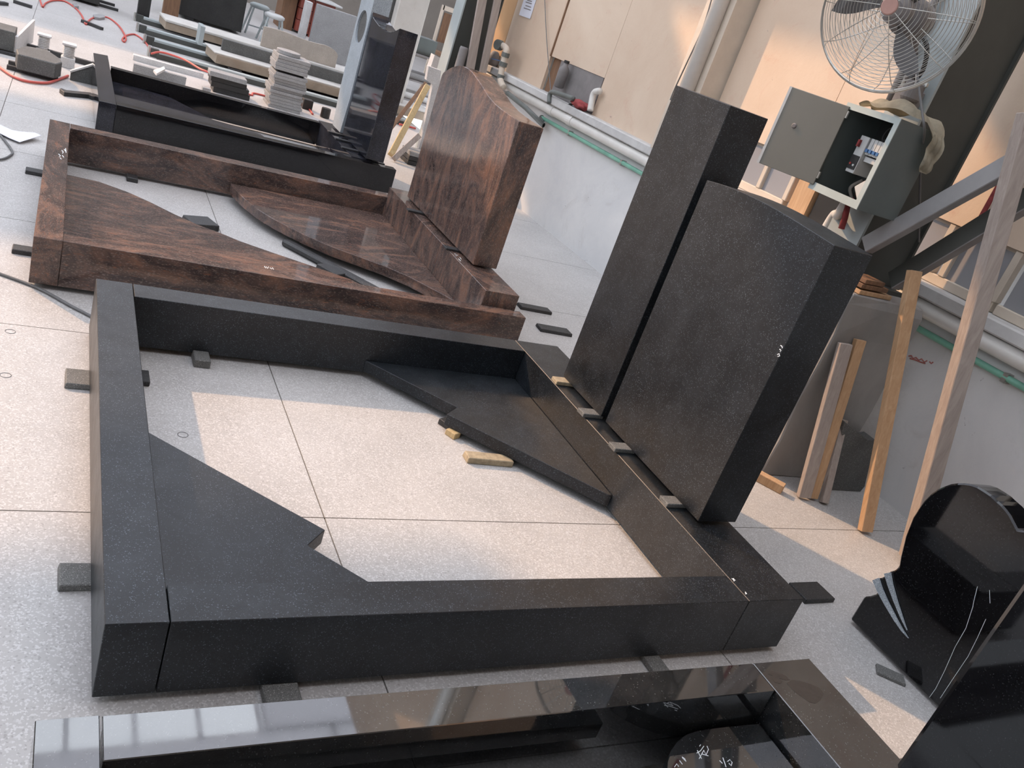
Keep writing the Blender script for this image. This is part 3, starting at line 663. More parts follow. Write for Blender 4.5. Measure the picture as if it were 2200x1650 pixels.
# ------------------------------------------------------------------ pipes along the wall
py_ = [-5.9, -2, 1.0, 3.0, 5.0, 7.0]
big = thing('drain_pipe', (3.55, 3, 0.93), 'thick white plastic pipe running along the wall under the ledge', 'pipe')
put('pipe_run', tube([(3.56, y, 0.925) for y in py_], 0.042, 18), M['white_pvc'], big, smooth=True)
for y in (5.05, 5.42, 1.55):
    put('coupling', tube([(3.56, y - 0.05, 0.925), (3.56, y + 0.05, 0.925)], 0.047, 18), M['white_pvc'], big, smooth=False)
grn = thing('water_pipe', (3.585, 3, 0.83), 'thin green water pipe running along the wall below the white one', 'pipe')
put('pipe_run', tube([(3.580, y, 0.825) for y in [-5.9, -2, 1, 3, 5, 5.62]], 0.016, 12), M['green_pvc'], grn, smooth=True)
for y in (0.70, 4.15, 5.05):
    put('pipe_clip', box(3.565, 3.608, y - 0.012, y + 0.012, 0.80, 0.845), M['chrome'], grn)
g0 = V((3.585, 5.62, 0.825))
put('grey_pipe', tube([g0, at(1168, 270, x=3.52), at(1130, 232, x=3.49), at(1090, 200, x=3.47)], 0.022, 12), M['grey_pvc'], smooth=True, label='dirty grey pipe rising from the end of the green pipe', cat='pipe')
# valve assembly rising at the left end
vv = thing('pipe_valve', at(1078, 190, x=3.45), 'dirty pipe elbow with a blue valve lever standing above the wall ledge', 'valve')
vx = 3.45
pa = [at(*q, x=vx) for q in ((1082, 188), (1075, 170), (1080, 140), (1086, 118), (1088, 106), (1082, 99), (1070, 97))]
put('pipe_body', tube(spline(pa, 5), 0.030, 14), M['cream'], vv, smooth=True)
for q, r_ in (((1086, 118), 0.038), ((1081, 138), 0.040), ((1076, 165), 0.034)):
    c = at(*q, x=vx); put('pipe_union', tube([c - V((0, 0, 0.02)), c + V((0, 0, 0.02))], r_, 12), M['grey_pvc'], vv)
c = at(1070, 96, x=vx - 0.03); put('pipe_mouth', tube([c + V((0.03, 0, 0)), c - V((0.02, 0.02, 0))], 0.048, 16), M['grey_pvc'], vv)
put('valve_lever', beam(at(1057, 126, x=vx - 0.02), at(1076, 131, x=vx - 0.02), 0.02, 0.006), M['blue_plastic'], vv)
# things on the ledge in front of the far opening
bt = thing('plastic_bottle', at(1196, 192, x=3.55), 'dusty upturned clear plastic bottle on the wall ledge', 'bottle')
cb = at(1200, 186, x=3.55); ct = at(1208, 155, x=3.55)
put('bottle_body', lathe([(0.03, -0.13), (0.045, -0.12), (0.048, 0.0), (0.045, 0.03), (0.022, 0.06), (0.02, 0.085)], cb + V((0, 0, 0.12)), seg=18), M['dust_grey'], bt, smooth=True)
put('bottle_cap', lathe([(0.024, 0), (0.024, 0.022)], cb + V((0, 0, 0.20)), seg=14), M['black_plastic'], bt)
gp = [at(*q, x=3.50) for q in ((1180, 222), (1181, 204), (1186, 198), (1196, 200), (1215, 206), (1232, 212))]
put('bent_pipe', tube(spline(gp, 5), 0.020, 12), M['grey_pvc'], smooth=True, label='grey bent pipe handle standing on the white pipe below the board', cat='pipe')
wc = [at(*q, x=3.56) for q in ((1268, 238), (1272, 215), (1275, 203), (1280, 197), (1289, 196))]
put('white_elbow', tube(spline(wc, 5), [0.026] * 21, 14), M['white_pvc'], smooth=True, label='short white pipe elbow leaning at the right edge of the grey board', cat='pipe')
rg = bmesh.new(); bmesh.ops.create_icosphere(rg, subdivisions=3, radius=1.0)
cc = at(1245, 228, x=3.55)
for v in rg.verts:
    n_ = 1 + 0.25 * math.sin(7 * v.co.x + 3 * v.co.z) * math.cos(6 * v.co.y)
    v.co = V((v.co.x * 0.05, v.co.y * 0.14, v.co.z * 0.035)) * n_ + cc + V((0, 0, 0.012))
put('red_rag', rg, M['cloth_red'], smooth=True, label='crumpled dusty red rag on the ledge under the grey board', cat='cloth')
put('black_strap', tube(spline([at(*q, x=3.55) for q in ((1205, 223), (1215, 227), (1228, 224), (1240, 224))], 4), 0.010, 8), M['cloth_black'], smooth=True, label='black strap lying beside the red rag', cat='strap')
# hanging cables on the wall
put('hanging_cable', tube([at(1170, -4, x=3.585), at(1174, 80, x=3.585), at(1183, 195, x=3.57)], 0.004, 6), M['cable_grey'], label='thin black cable hanging down in front of the grey board', cat='cable')
put('hanging_cable', tube(spline([at(1530, -6, x=3.40), at(1510, 60, x=3.40), at(1478, 130, x=3.40), at(1450, 190, x=3.42), at(1440, 215, x=3.42)], 4), 0.005, 6), M['cable_grey'], label='thin cable hanging beside the upright pipe', cat='cable')
up_ = at(1482, 190, x=3.42); up2 = at(1550, 0, x=3.42)
put('upright_pipe', tube([V((3.41, (up_.y + up2.y) / 2, 1.036)), V((3.41, (up_.y + up2.y) / 2, 6.8))], 0.052, 18), M['white_pvc'], smooth=True, label='thick cream downpipe standing in front of the boxed pilaster', cat='pipe')
# notice on the wall
nt_ = thing('paper_notice', at(1135, 15, x=3.605), 'white paper notice pinned to the peach board at the top', 'notice')
cn = [at(1122, -2, x=3.604), at(1152, -2, x=3.604), at(1140, 40, x=3.604), at(1117, 33, x=3.604)]
y_a, y_b = cn[1].y, cn[3].y; z_b = cn[3].z
put('sheet', box(3.602, 3.606, 6.50, 6.76, 1.565, 1.90), M['paper'], nt_)
bt_ = bmesh.new()
for k, zz in enumerate((1.635, 1.66, 1.69, 1.71)):
    box(3.6005, 3.6018, 6.54 + 0.01 * k, 6.70 - 0.02 * (k % 2), zz, zz + 0.008, bt_)
put('print_line', bt_, M['dust_grey'], nt_, kind='stuff')
# red crayon scribble on the white wall
strokes('crayon_writing', [[(1952, 765), (1958, 764), (1962, 770), (1968, 768), (1974, 774), (1980, 771), (1986, 778), (1992, 775)], [(1955, 770), (1966, 773), (1978, 778), (1988, 781)], [(1997, 777), (2001, 781), (2005, 778)]], 'red_chalk', wall, 0.0035, x=3.609)

# things seen through the near windows
put('red_tag', box(3.66, 3.67, 1.02, 1.10, 1.10, 1.24), M['red_plastic'], label='red tag behind the near low window', cat='tag')
rc = bmesh.new(); bmesh.ops.create_icosphere(rc, subdivisions=2, radius=1.0)
for v in rc.verts:
    n_ = 1 + 0.3 * math.sin(5 * v.co.x + 4 * v.co.z)
    v.co = V((3.70 + v.co.x * 0.03, 0.84 + v.co.y * 0.07 * n_, 1.18 + v.co.z * 0.09 * n_))
put('black_glove', rc, M['cloth_black'], smooth=True, label='black and red work glove behind the window at the right edge', cat='glove')

# ------------------------------------------------------------------ fuse box on the column
fx, fy0, fy1, fz0, fz1 = 2.76, 1.172, 1.478, 1.278, 1.664
fb = thing('fuse_box', (2.885, 1.325, fz0), 'grey-green metal fuse box with its door open, fixed to the near column', 'fuse box')
put('side_wall', box(fx, 3.01, fy0, fy0 + 0.003, fz0, fz1), M['box_teal'], fb)
put('side_wall', box(fx, 3.01, fy1 - 0.003, fy1, fz0, fz1), M['box_teal'], fb)
put('top_wall', box(fx, 3.01, fy0 + 0.003, fy1 - 0.003, fz1 - 0.003, fz1), M['box_teal'], fb)
put('bottom_wall', box(fx, 3.01, fy0 + 0.003, fy1 - 0.003, fz0, fz0 + 0.003), M['box_teal'], fb)
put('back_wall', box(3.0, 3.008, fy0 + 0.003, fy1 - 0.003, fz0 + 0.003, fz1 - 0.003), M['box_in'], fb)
rim = box(fx - 0.004, fx, fy0, fy0 + 0.024, fz0, fz1); box(fx - 0.004, fx, fy1 - 0.012, fy1, fz0, fz1, rim)
box(fx - 0.004, fx, fy0 + 0.024, fy1 - 0.012, fz1 - 0.026, fz1, rim); box(fx - 0.004, fx, fy0 + 0.024, fy1 - 0.012, fz0, fz0 + 0.034, rim)
put('front_rim', rim, M['box_rim'], fb, label='pale rim around the opening')
# open door
hg = V((fx - 0.006, 1.452, 0)); dd = V((-0.115, 0.205, 0)).normalized(); wD = 0.275
dr = bmesh.new()
nrm = V((-dd.y, dd.x, 0))
pts = []
for z in (1.300, 1.648):
    for a, b_ in ((0, 0), (wD, 0), (wD, 0.012), (0, 0.012)):
        pts.append(V((hg.x, hg.y, z)) + dd * a + nrm * (b_ - 0.006))
quadbox(dr, pts)
door = put('box_door', dr, M['box_door'], fb, bevel=0.002)
ed = bmesh.new()
e0 = V((hg.x, hg.y, 0)) + dd * wD
beam(e0 + V((0, 0, 1.300)), e0 + V((0, 0, 1.648)), 0.012, 0.016, side=dd, bm=ed)
put('door_edge', ed, M['white_plastic'], fb, label='pale folded door edge')
for z in (1.33, 1.60):
    put('hinge', tube([V((hg.x, hg.y - 0.004, z)), V((hg.x, hg.y - 0.004, z + 0.03))], 0.006, 8), M['chrome'], fb)
c = V((hg.x, hg.y, 1.50)) + dd * 0.19
put('door_lock', lathe([(0.014, 0), (0.014, 0.008), (0.008, 0.016)], c - nrm * 0.004, axis=-nrm if (-nrm).dot(CAM - c) > 0 else nrm, seg=12), M['dust_grey'], fb)
# breakers inside
def inner(name, q0, q1, xf, mat, dep=0.05, label=None, par=None):
    a, b_ = at(*q0, x=xf), at(*q1, x=xf)
    return put(name, box(xf, xf + dep, min(a.y, b_.y), max(a.y, b_.y), min(a.z, b_.z), max(a.z, b_.z)), M[mat], par or fb, bevel=0.0015, label=label)
xf = 2.84
mb = put('main_switch', box(xf, 2.985, 1.353, 1.402, 1.400, 1.560), M['white_plastic'], fb, bevel=0.002)
put('switch_face', box(xf - 0.004, xf - 0.0002, 1.356, 1.399, 1.415, 1.475), M['black_plastic'], mb)
put('switch_lever', box(xf - 0.014, xf - 0.0002, 1.385, 1.395, 1.51, 1.54), M['cloth_red'], mb)
put('indicator', lathe([(0.005, 0), (0.005, 0.003)], (xf - 0.004, 1.388, 1.437), axis=(-1, 0, 0), seg=10), M['red_plastic'], mb)
put('indicator', lathe([(0.005, 0), (0.005, 0.003)], (xf - 0.004, 1.368, 1.433), axis=(-1, 0, 0), seg=10), M['white_plastic'], mb)
for k in range(5):
    y1_ = 1.348 - k * 0.0205
    b_ = put('breaker', box(xf + 0.008, 2.985, y1_ - 0.0185, y1_, 1.490, 1.560), M['white_plastic'], fb, bevel=0.001)
    put('breaker_toggle', box(xf - 0.004, xf + 0.0078, y1_ - 0.016, y1_ - 0.003, 1.500, 1.514), M['blue_plastic'], b_)
put('terminal_strip', box(2.86, 2.985, 1.245, 1.348, 1.462, 1.484), M['white_plastic'], fb)
for k, (a, b2, col_, r_) in enumerate((((2.96, 1.39, 1.385), (2.97, 1.40, 1.29), 'cable_pale', 0.008), ((2.96, 1.37, 1.385), (2.96, 1.39, 1.29), 'red_plastic', 0.006), ((2.96, 1.35, 1.385), (2.95, 1.36, 1.29), 'black_plastic', 0.006),
                                        ((2.95, 1.30, 1.30), (2.93, 1.23, 1.42), 'white_plastic', 0.004))):
    a = V(a); b2 = V(b2); mid = (a + b2) / 2 + V((-0.03, 0.02 * (-1) ** k, 0))
    put('wire', tube(spline([a, mid, b2], 5), r_, 8), M[col_], fb, smooth=True)
for k in range(4):
    a = V((2.95, 1.30 - 0.02 * k, 1.56)); pts = [a, a + V((-0.01, 0.01, 0.04 + 0.008 * k)), a + V((-0.02, 0.05, 0.065)), a + V((0, 0.09, 0.03)), V((2.95, 1.38, 1.56))]
    put('wire', tube(spline(pts, 5), 0.003, 6), M['black_plastic' if k % 2 else 'cable_grey'], fb, smooth=True)
mt = put('small_meter', beam((2.85, 1.225, 1.315), (2.85, 1.285, 1.375), 0.04, 0.06, side=(1, 0, 0)), M['white_plastic'], fb, bevel=0.004)
put('blue_label', box(2.826, 2.829, 1.225, 1.250, 1.335, 1.365), M['blue_plastic'], mt)
# conduit elbow and wires below the box
put('conduit_elbow', tube(spline([(2.93, 1.40, 1.278), (2.93, 1.405, 1.235), (2.95, 1.43, 1.205), (3.0, 1.47, 1.20), (3.04, 1.53, 1.19), (3.05, 1.55, 1.10), (3.05, 1.55, 0.95)], 5), 0.019, 12), M['white_pvc'], smooth=True, label='white corrugated conduit bending down from the fuse box', cat='conduit')
put('red_sleeve', tube([(2.93, 1.385, 1.277), (2.945, 1.375, 1.21), (2.95, 1.37, 1.16)], 0.014, 10), M['cloth_red'], smooth=True, label='dull red sleeve hanging under the fuse box', cat='sleeve')
# cloth draped over the fuse box
cl_ = spline([V((2.86, 1.475, 1.672)), V((2.87, 1.42, 1.690)), V((2.88, 1.36, 1.683)), V((2.90, 1.29, 1.700)), V((2.92, 1.22, 1.692)), V((2.95, 1.172, 1.682)), V((2.975, 1.150, 1.640)), V((2.985, 1.146, 1.58)), V((2.99, 1.148, 1.53)), V((2.99, 1.150, 1.50))], 4)
cp = bmesh.new(); grid = []
for i, p in enumerate(cl_):
    u = i / (len(cl_) - 1); wv = 0.055 + 0.05 * math.sin(math.pi * min(1, u * 1.5)) * (1 if u < .66 else 0.5) - 0.02 * max(0, u - 0.8) * 5 * 0.9
    row = []
    for j in range(9):
        v_ = j / 8 - 0.5; f_ = 0.012 * math.sin(9 * u + 8 * v_) + 0.007 * math.sin(23 * u - 11 * v_) + (0.034 * math.sin(math.pi * min(1, u / 0.6)) * math.cos(math.pi * v_) if u < .6 else 0)
        o_ = V((v_ * 2 * wv * 0.8, 0, max(-0.004, f_) if u < .6 else 0)) + (V((0, -abs(f_), 0)) if u >= .6 else V((0, 0, 0)))
        row.append(cp.verts.new(p + o_))
    grid.append(row)
for a_, b_ in zip(grid, grid[1:]):
    for j in range(8): cp.faces.new((a_[j], b_[j], b_[j + 1], a_[j + 1]))
bmesh.ops.solidify(cp, geom=cp.faces[:], thickness=0.004)
put('canvas_rag', cp, M['cloth'], smooth=True, label='grimy cream canvas rag draped over the top of the fuse box', cat='cloth')
# long flex hanging down from the fan in front of the column
fl = [at(1968, 130, x=2.95), at(1972, 170, x=2.80), at(1981, 240, x=2.76), at(1986, 285, x=2.80)]
fl = fl + [at(1979, 330, y=1.26), at(1976, 420, y=1.28), at(1974, 520, y=1.28)]
put('power_flex', tube(spline(fl, 5), 0.005, 7), M['cable_grey'], smooth=True, label='dark power flex hanging down in front of the column below the fan', cat='cable')

# ------------------------------------------------------------------ wall fan
fan_c = CAM + (RT * ((1930 - 1100) / FPX) + DN * ((23 - 825) / FPX) + FW) * 3.30
tocam = (CAM - fan_c).normalized()
axis = (tocam + RT * (-0.36) + DN * (-0.19)).normalized()
fan = thing('wall_fan', fan_c, 'large wire-caged industrial wall fan mounted on the column at the top right', 'fan')
q_ = V((0, 0, 1)).rotation_difference(axis); RF = 0.302
def fp(r, a, h): return fan_c + q_ @ V((r * math.cos(a), r * math.sin(a), h))
def dome(r): return 0.105 * math.sqrt(max(0.0, 1 - (r / RF) ** 2.2)) + 0.004
def ring(r, h, rad, bm, n=48): tube([fp(r, 2 * math.pi * k / n, h) for k in range(n)], rad, 4, bm, closed=True)
gb = bmesh.new(); nr = 21
for k in range(nr):
    r = 0.036 + (RF - 0.036) * (k / (nr - 1)) ** 0.9
    ring(r, dome(r), 0.0011, gb)
put('front_guard_rings', gb, M['chrome'], fan, kind='stuff')
gs = bmesh.new()
for k in range(10):
    a = 2 * math.pi * k / 10 + 0.2; tube([fp(0.035 + (RF - 0.035) * t / 10, a, dome(0.035 + (RF - 0.035) * t / 10)) for t in range(11)], 0.0016, 4, gs)
put('front_guard_spokes', gs, M['chrome'], fan)
bb = bmesh.new()
for k in range(14):
    r = 0.09 + (RF - 0.09) * k / 13; ring(r, -0.11 * math.sqrt(max(0, 1 - (r / RF) ** 3)) - 0.004, 0.0012, bb)
for k in range(12):
    a = 2 * math.pi * k / 12; tube([fp(0.08 + (RF - 0.08) * t / 8, a, -0.11 * math.sqrt(max(0, 1 - ((0.08 + (RF - 0.08) * t / 8) / RF) ** 3)) - 0.004) for t in range(9)], 0.0018, 4, bb)
put('rear_guard', bb, M['chrome'], fan, kind='stuff')
rr_ = bmesh.new(); ring(RF, 0.0, 0.005, rr_, 64); ring(RF - 0.004, 0.012, 0.003, rr_, 64)
put('guard_rim', rr_, M['chrome'], fan)
put('guard_badge', lathe([(0.032, 0), (0.032, 0.005), (0.028, 0.007)], fp(0, 0, dome(0.05) - 0.004), axis=axis, seg=28), M['faded_pink'], fan, label='faded pinkish hub badge')
put('hub', lathe([(0.045, -0.05), (0.055, -0.03), (0.055, 0.03), (0.03, 0.045)], fan_c, axis=axis, seg=24), M['dust_grey'], fan)
put('motor', lathe([(0.05, -0.26), (0.075, -0.24), (0.078, -0.12), (0.06, -0.10)], fan_c, axis=axis, seg=24), M['dust_grey'], fan)
dirw = RT * -0.09 + DN * 0.996
fan_a0 = math.atan2(dirw.dot(q_ @ V((0, 1, 0))), dirw.dot(q_ @ V((1, 0, 0))))
for k in range(3):
    a0_ = 2 * math.pi * k / 3 + fan_a0; bl = bmesh.new(); fr_, bk_ = [], []
    for t in range(8):
        r = 0.05 + 0.21 * t / 7; w_ = 0.16 + 0.42 * math.sin(math.pi * min(1, t / 7 * 0.9 + 0.1)) * 0.9
        for side, lst in ((-1, fr_), (1, bk_)):
            a = a0_ + side * w_ / 2 * (1 if t else 1.0) + 0.25 * t / 7
            lst.append(bl.verts.new(fp(r, a, side * 0.022 * (1 - 0.3 * t / 7))))
    for t in range(7): bl.faces.new((fr_[t], fr_[t + 1], bk_[t + 1], bk_[t]))
    bmesh.ops.solidify(bl, geom=bl.faces[:], thickness=0.003)
    put('blade', bl, M['steel_grey'], fan, smooth=True)
arm0 = fp(0, 0, -0.18); arm1 = at(1955, 175, x=2.965)
put('bracket_arm', tube(spline([arm0, arm0 * 0.45 + arm1 * 0.55 + V((0.01, 0, 0.0)), arm1], 4), 0.022, 12), M['dust_grey'], fan, smooth=True)
put('bracket_foot', box(2.97, 3.008, 1.33, 1.46, 1.72, 1.80), M['dust_grey'], fan, bevel=0.005)
a_ = at(1965, 190, x=2.93); put('bracket_socket', lathe([(0.035, -0.05), (0.042, -0.04), (0.042, 0.02), (0.03, 0.03)], a_ + V((0.02, 0.02, 0)), seg=18), M['dust_grey'], fan)
for q in ((1952, 172), (1990, 183)):
    c = at(*q, x=2.965); put('bolt', lathe([(0.014, 0), (0.014, 0.012)], c, axis=(-1, 0, 0), seg=6), M['chrome'], fan)
fc = bmesh.new(); tube(spline([arm0, at(1958, 45, x=2.9), at(1990, 95, x=2.9), at(1985, 145, x=2.93), at(1968, 170, x=2.95)], 5), 0.010, 8, fc)
put('fan_cable', fc, M['black_plastic'], fan, smooth=True)

# ------------------------------------------------------------------ second column and its neighbours
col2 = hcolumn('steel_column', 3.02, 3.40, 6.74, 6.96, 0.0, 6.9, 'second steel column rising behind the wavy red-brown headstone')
def wallbox(name, tl, bl_, tr, y, dep, mat, label, cat, z0=None, bevel=0.004, group=None, z1=None):
    a, b_, c = at(*tl, y=y), at(*bl_, y=y), at(*tr, y=y)
    return put(name, box(min(a.x, b_.x), c.x, y, y + dep, b_.z if z0 is None else z0, a.z if z1 is None else z1), M[mat], bevel=bevel, label=label, cat=cat, group=group)
def tall_board(pt_, pb_, y, wd, lab):
    a_, b2_ = at(*pt_, y=y), at(*pb_, y=y); d_ = (a_ - b2_); lo_ = b2_ - d_ * ((b2_.z - 0.01) / d_.z); hi_ = a_ + d_ * ((3.0 - a_.z) / d_.z)
    put('leaning_board', beam(lo_, hi_, wd, 0.03, side=(1, 0, 0)), M['grey_wood'], bevel=0.003, label=lab, cat='board')
tall_board((1036, 0), (1011, 140), 6.60, 0.085, 'pale weathered board leaning beside the second column, the left one')
tall_board((1069, 0), (1040, 140), 6.56, 0.068, 'brownish weathered board leaning by the wall end, the right one')
cy_ = at(998, 101, y=6.64)
put('grey_cylinder', lathe([(0.038, 0), (0.042, 0.02), (0.042, cy_.z - 0.02), (0.038, cy_.z)], (cy_.x, 6.64, 0.0), seg=24), M['dust_grey'], smooth=True, label='upright grey cylinder standing in front of the second column', cat='cylinder')
put('cloth_sack', lathe([(0.05, 0), (0.06, 0.03), (0.055, 0.09), (0.035, 0.13), (0.02, 0.14)], (3.56, 6.93, 1.036), seg=16), M['dust_grey'], smooth=True, label='small grey bundle on the ledge just behind the pipe valve', cat='bundle')

# ------------------------------------------------------------------ floor cables, hose, paper
hose_px = [(-14, 132), (0, 145), (30, 165), (60, 175), (100, 178), (125, 171), (146, 163)]
put('red_hose', tube(spline([at(*q, z=0.012) for q in hose_px], 6), 0.010, 8), M['hose_red'], smooth=True, label='red hose curving across the floor in front of the dark stone block', cat='hose')
hp2 = [(84, -6), (88, 6), (92, 15), (98, 7), (115, 1), (140, 3), (163, 18), (176, 34), (184, 52), (190, 45), (202, 38), (230, 37), (255, 55), (270, 80), (267, 90), (263, 84), (272, 76), (290, 74), (310, 88), (322, 106), (324, 114)]
put('red_hose', tube(spline([at(*q, z=0.010) for q in hp2], 5), 0.009, 8), M['hose_red'], smooth=True, label='thin red hose winding in loops over the far floor to the steel rails', cat='hose')
hp3 = [(326, 115), (345, 112), (372, 119), (400, 130), (430, 148), (453, 158)]
hp3w = [at(*q, z=0.085) for q in hp3] + [at(535, 203, z=0.01), V((1.54, 7.85, 0.01)), V((1.80, 7.86, 0.01)), at(655, 229, z=0.01), at(672, 245, z=0.01)]
put('red_hose', tube(spline(hp3w, 5), 0.010, 8), M['hose_red'], smooth=True, label='red hose running from the rail end past the grey tile stack', cat='hose')
put('red_hose', tube(spline([at(858, 267, z=0.02), at(875, 271, z=0.02), at(893, 276, z=0.02)], 4), 0.012, 8), M['hose_red'], smooth=True, label='bright red hose piece seen between the timbers and the speckled slab', cat='hose')
put('floor_cable', tube(spline([at(*q, z=0.008) for q in ((-16, 278), (0, 290), (18, 312), (27, 327), (22, 334), (8, 341), (-12, 344))], 6), 0.006, 8), M['cable_grey'], smooth=True, label='grey cable loop on the floor at the left edge', cat='cable')
put('floor_cable', tube(spline([at(*q, z=0.007) for q in ((-20, 581), (0, 588), (60, 610), (100, 628), (150, 656), (185, 674), (215, 690))], 6), 0.006, 8), M['cable_grey'], smooth=True, label='dark cable running under the corner between the charcoal and brown surrounds', cat='cable')
pp = [at(*q, z=0.012) for q in ((-30, 268), (0, 268), (30, 282), (75, 292), (88, 298), (42, 306), (20, 297), (0, 287), (-30, 280))]
for i in (3, 4): pp[i].z = 0.03
put('paper_sheet', extrude(pp, (0, 0, 0.002)), M['paper'], label='white paper sheets lying on the floor at the left edge', cat='paper')
# pencilled rings on the floor
for (px, py, r_) in ((393, 934, 0.016), (12, 806, 0.016), (22, 712, 0.016)):
    c = at(px, py, z=0.0005); put('floor_mark', tube([c + V((r_ * math.cos(a * math.pi / 10), r_ * math.sin(a * math.pi / 10), 0)) for a in range(20)], 0.0010, 4, closed=True), M['pencil'], floor)

# ------------------------------------------------------------------ far left group
def hexstone():
    a = [(-0.47, 6.02), (-0.222, 6.01), (-0.185, 6.14), (-0.20, 6.26), (-0.30, 6.50), (-0.44, 6.42), (-0.49, 6.20)]
    return plate(a, 0.032, 0.143)
stone('stone_block', hexstone(), 'grey_dark', 'dark rough stone block with clipped corners resting on two black battens', 'stone block', bevel=0.006)
put('stone_batten', box(-0.535, -0.20, 6.09, 6.13, 0, 0.031), M['offcut_dark'], label='black batten under the clipped stone block, the nearer one', cat='batten')
put('stone_batten', box(-0.535, -0.24, 6.26, 6.30, 0, 0.031), M['offcut_dark'], label='black batten under the clipped stone block, the farther one', cat='batten')
stone('stone_block', box(-0.95, -0.528, 6.70, 7.00, 0.02, 0.17), 'grey_dark', 'dark granite block cut off by the left edge of the picture', 'stone block', bevel=0.004)
stone('stone_slab', extrude([(-0.528, 6.72, 0.02), (-0.44, 7.35, 0.02), (-0.44, 7.35, 0.21), (-0.528, 6.72, 0.14)], (0.02, 0, 0)), 'white_stone', 'thin white slab standing in for the lit side of the cut-off block', 'stone slab', bevel=0.001)  # lit side of the dark block, painted as a separate white slab
put('stone_batten', beam((-0.62, 7.15, 0.02), (0.10, 7.05, 0.02), 0.05, 0.04), M['offcut_dark'], label='long black batten lying behind the two small white balusters', cat='batten')
put('stone_batten', box(-0.9, -0.50, 6.62, 6.67, 0, 0.02), M['offcut_dark'], label='black batten under the block at the left edge', cat='batten')
def baluster(px, py, label, H=0.155, hb=0.035):
    c = at(px, py, z=0.0); t = thing('stone_baluster', (c.x, c.y, 0), label, 'baluster', None)
    s = 0.052
    put('square_base', box(c.x - s, c.x + s, c.y - s, c.y + s, 0, hb), M['white_stone'], t, bevel=0.003)
    pr_ = []
    for k in range(49):
        u = k / 48; pr_.append((0.040 + 0.0055 * math.cos(u * 2 * math.pi * 8), hb + u * (H - 0.015 - hb)))
    put('ribbed_shaft', lathe(pr_, (c.x, c.y, 0), seg=24), M['white_stone'], t, smooth=True)
    put('square_cap', box(c.x - s, c.x + s, c.y - s, c.y + s, H - 0.015, H), M['white_stone'], t, bevel=0.002)
    return t
baluster(92, 114, 'small white ribbed baluster with a square cap, the left one behind the clipped block')
baluster(144, 144, 'small white ribbed baluster with a taller square base, the right one behind the clipped block', 0.19, 0.08)
# two dark plates set as a tent, white top edges
stone('stone_strip', extrude([(-0.122, 6.262, 0.056), (0.046, 6.294, 0.157), (0.046, 6.294, 0.172), (-0.125, 6.262, 0.070)], (0.0, 0.05, 0)), 'white_stone', 'white strip lying along the sloping top of the wedge-shaped slab', 'stone slab', bevel=0.001)
stone('stone_slab', extrude([(-0.12, 6.27, 0.0), (0.03, 6.285, 0.0), (0.045, 6.30, 0.155), (-0.12, 6.27, 0.055)], (0.0, 0.035, 0)), 'grey_dark', 'dark wedge-shaped slab on edge left of the farthest surround', 'stone slab', bevel=0.001)
stone('stone_slab', extrude([(0.03, 6.30, 0.0), (0.10, 6.18, 0.0), (0.10, 6.18, 0.10), (0.03, 6.30, 0.15)], (0.02, 0.02, 0)), 'white_stone', 'pale slab leaning behind the foot kerb of the farthest surround', 'stone slab', bevel=0.001)
for (p0, p1, lab) in (((30, 3), (68, 15), 'thin black batten alone on the far floor at the top left'), ((-12, 6), (14, 8), 'black batten end at the very top left edge'), ((177, 45), (219, 62), 'black batten on the floor crossed by the red hose')):
    put('stone_batten', beam(at(*p0, z=0.015), at(*p1, z=0.015), 0.045, 0.03), M['offcut_dark'], label=lab, cat='batten')
stone('stone_chip', plate([(p.x, p.y) for p in [at(*q, z=0.0) for q in ((199, 37), (212, 35), (224, 38), (225, 42), (214, 44), (203, 42))]], 0, 0.03), 'grey_stone', 'flat grey stone chip on the floor beside the looping hose', 'stone block')
stone('stone_chip', plate([(p.x, p.y) for p in [at(*q, z=0.0) for q in ((155, 13), (164, 13), (169, 19), (160, 19))]], 0, 0.03), 'grey_stone', 'small grey stone chip under the far loop of hose', 'stone block')
stone('stone_block', box(-0.52, 0.14, 11.05, 11.5, 0.03, 0.62), 'black_stone', 'black granite block standing on battens at the very top edge, left', 'stone block', bevel=0.004)
put('stone_batten', box(-0.4, 0.36, 11.22, 11.28, 0, 0.03), M['offcut_dark'], label='black batten under the block at the top edge, the nearer one', cat='batten')
put('stone_batten', box(-0.4, 0.33, 11.62, 11.68, 0, 0.03), M['offcut_dark'], label='black batten under the block at the top edge, the farther one', cat='batten')

# ------------------------------------------------------------------ steel rails and blocks behind
for k, (y, x0, x1) in enumerate(((10.85, 0.55, 4.2), (9.98, 0.54, 3.5), (9.24, 0.58, 3.5), (8.47, 0.58, 3.4))):
    t = thing('steel_rail', (x0, y, 0), ('pale steel floor rail, farthest of the four', 'pale steel floor rail, third from the tile stack side', 'pale steel floor rail, second from the tile stack side', 'pale steel floor rail nearest the tile stack, touched by the red hose')[k], 'rail')
    put('rail_bar', box(x0 + 0.08, x1, y - 0.055, y + 0.055, 0.01, 0.075), M['steel_light'], t, bevel=0.003)
    put('rail_web', box(x0 + 0.06, x1, y - 0.066, y - 0.056, 0.0, 0.05), M['steel_dark'], t)
    put('end_bracket', box(x0, x0 + 0.08, y - 0.03, y + 0.03, 0.0, 0.085), M['steel_dark'], t, bevel=0.003)
    put('end_bolt', lathe([(0.012, 0), (0.012, 0.10)], (x0 - 0.02, y - 0.03, 0.0), seg=8), M['chrome'], t)
def slab_on_rails(y, depth, p_l, p_r, z0, z1, side, topm, name, label, cat='stone block'):
    a, b_ = at(*p_l, y=y), at(*p_r, y=y)
    return put(name, box(a.x, b_.x, y, y + depth, z0, z1), M[side], bevel=0.006, label=label, cat=cat)
t = thing('concrete_beam', (2.0, 10.5, 0.08), 'long pale concrete beam with a rust-stained side on the far rails', 'beam')
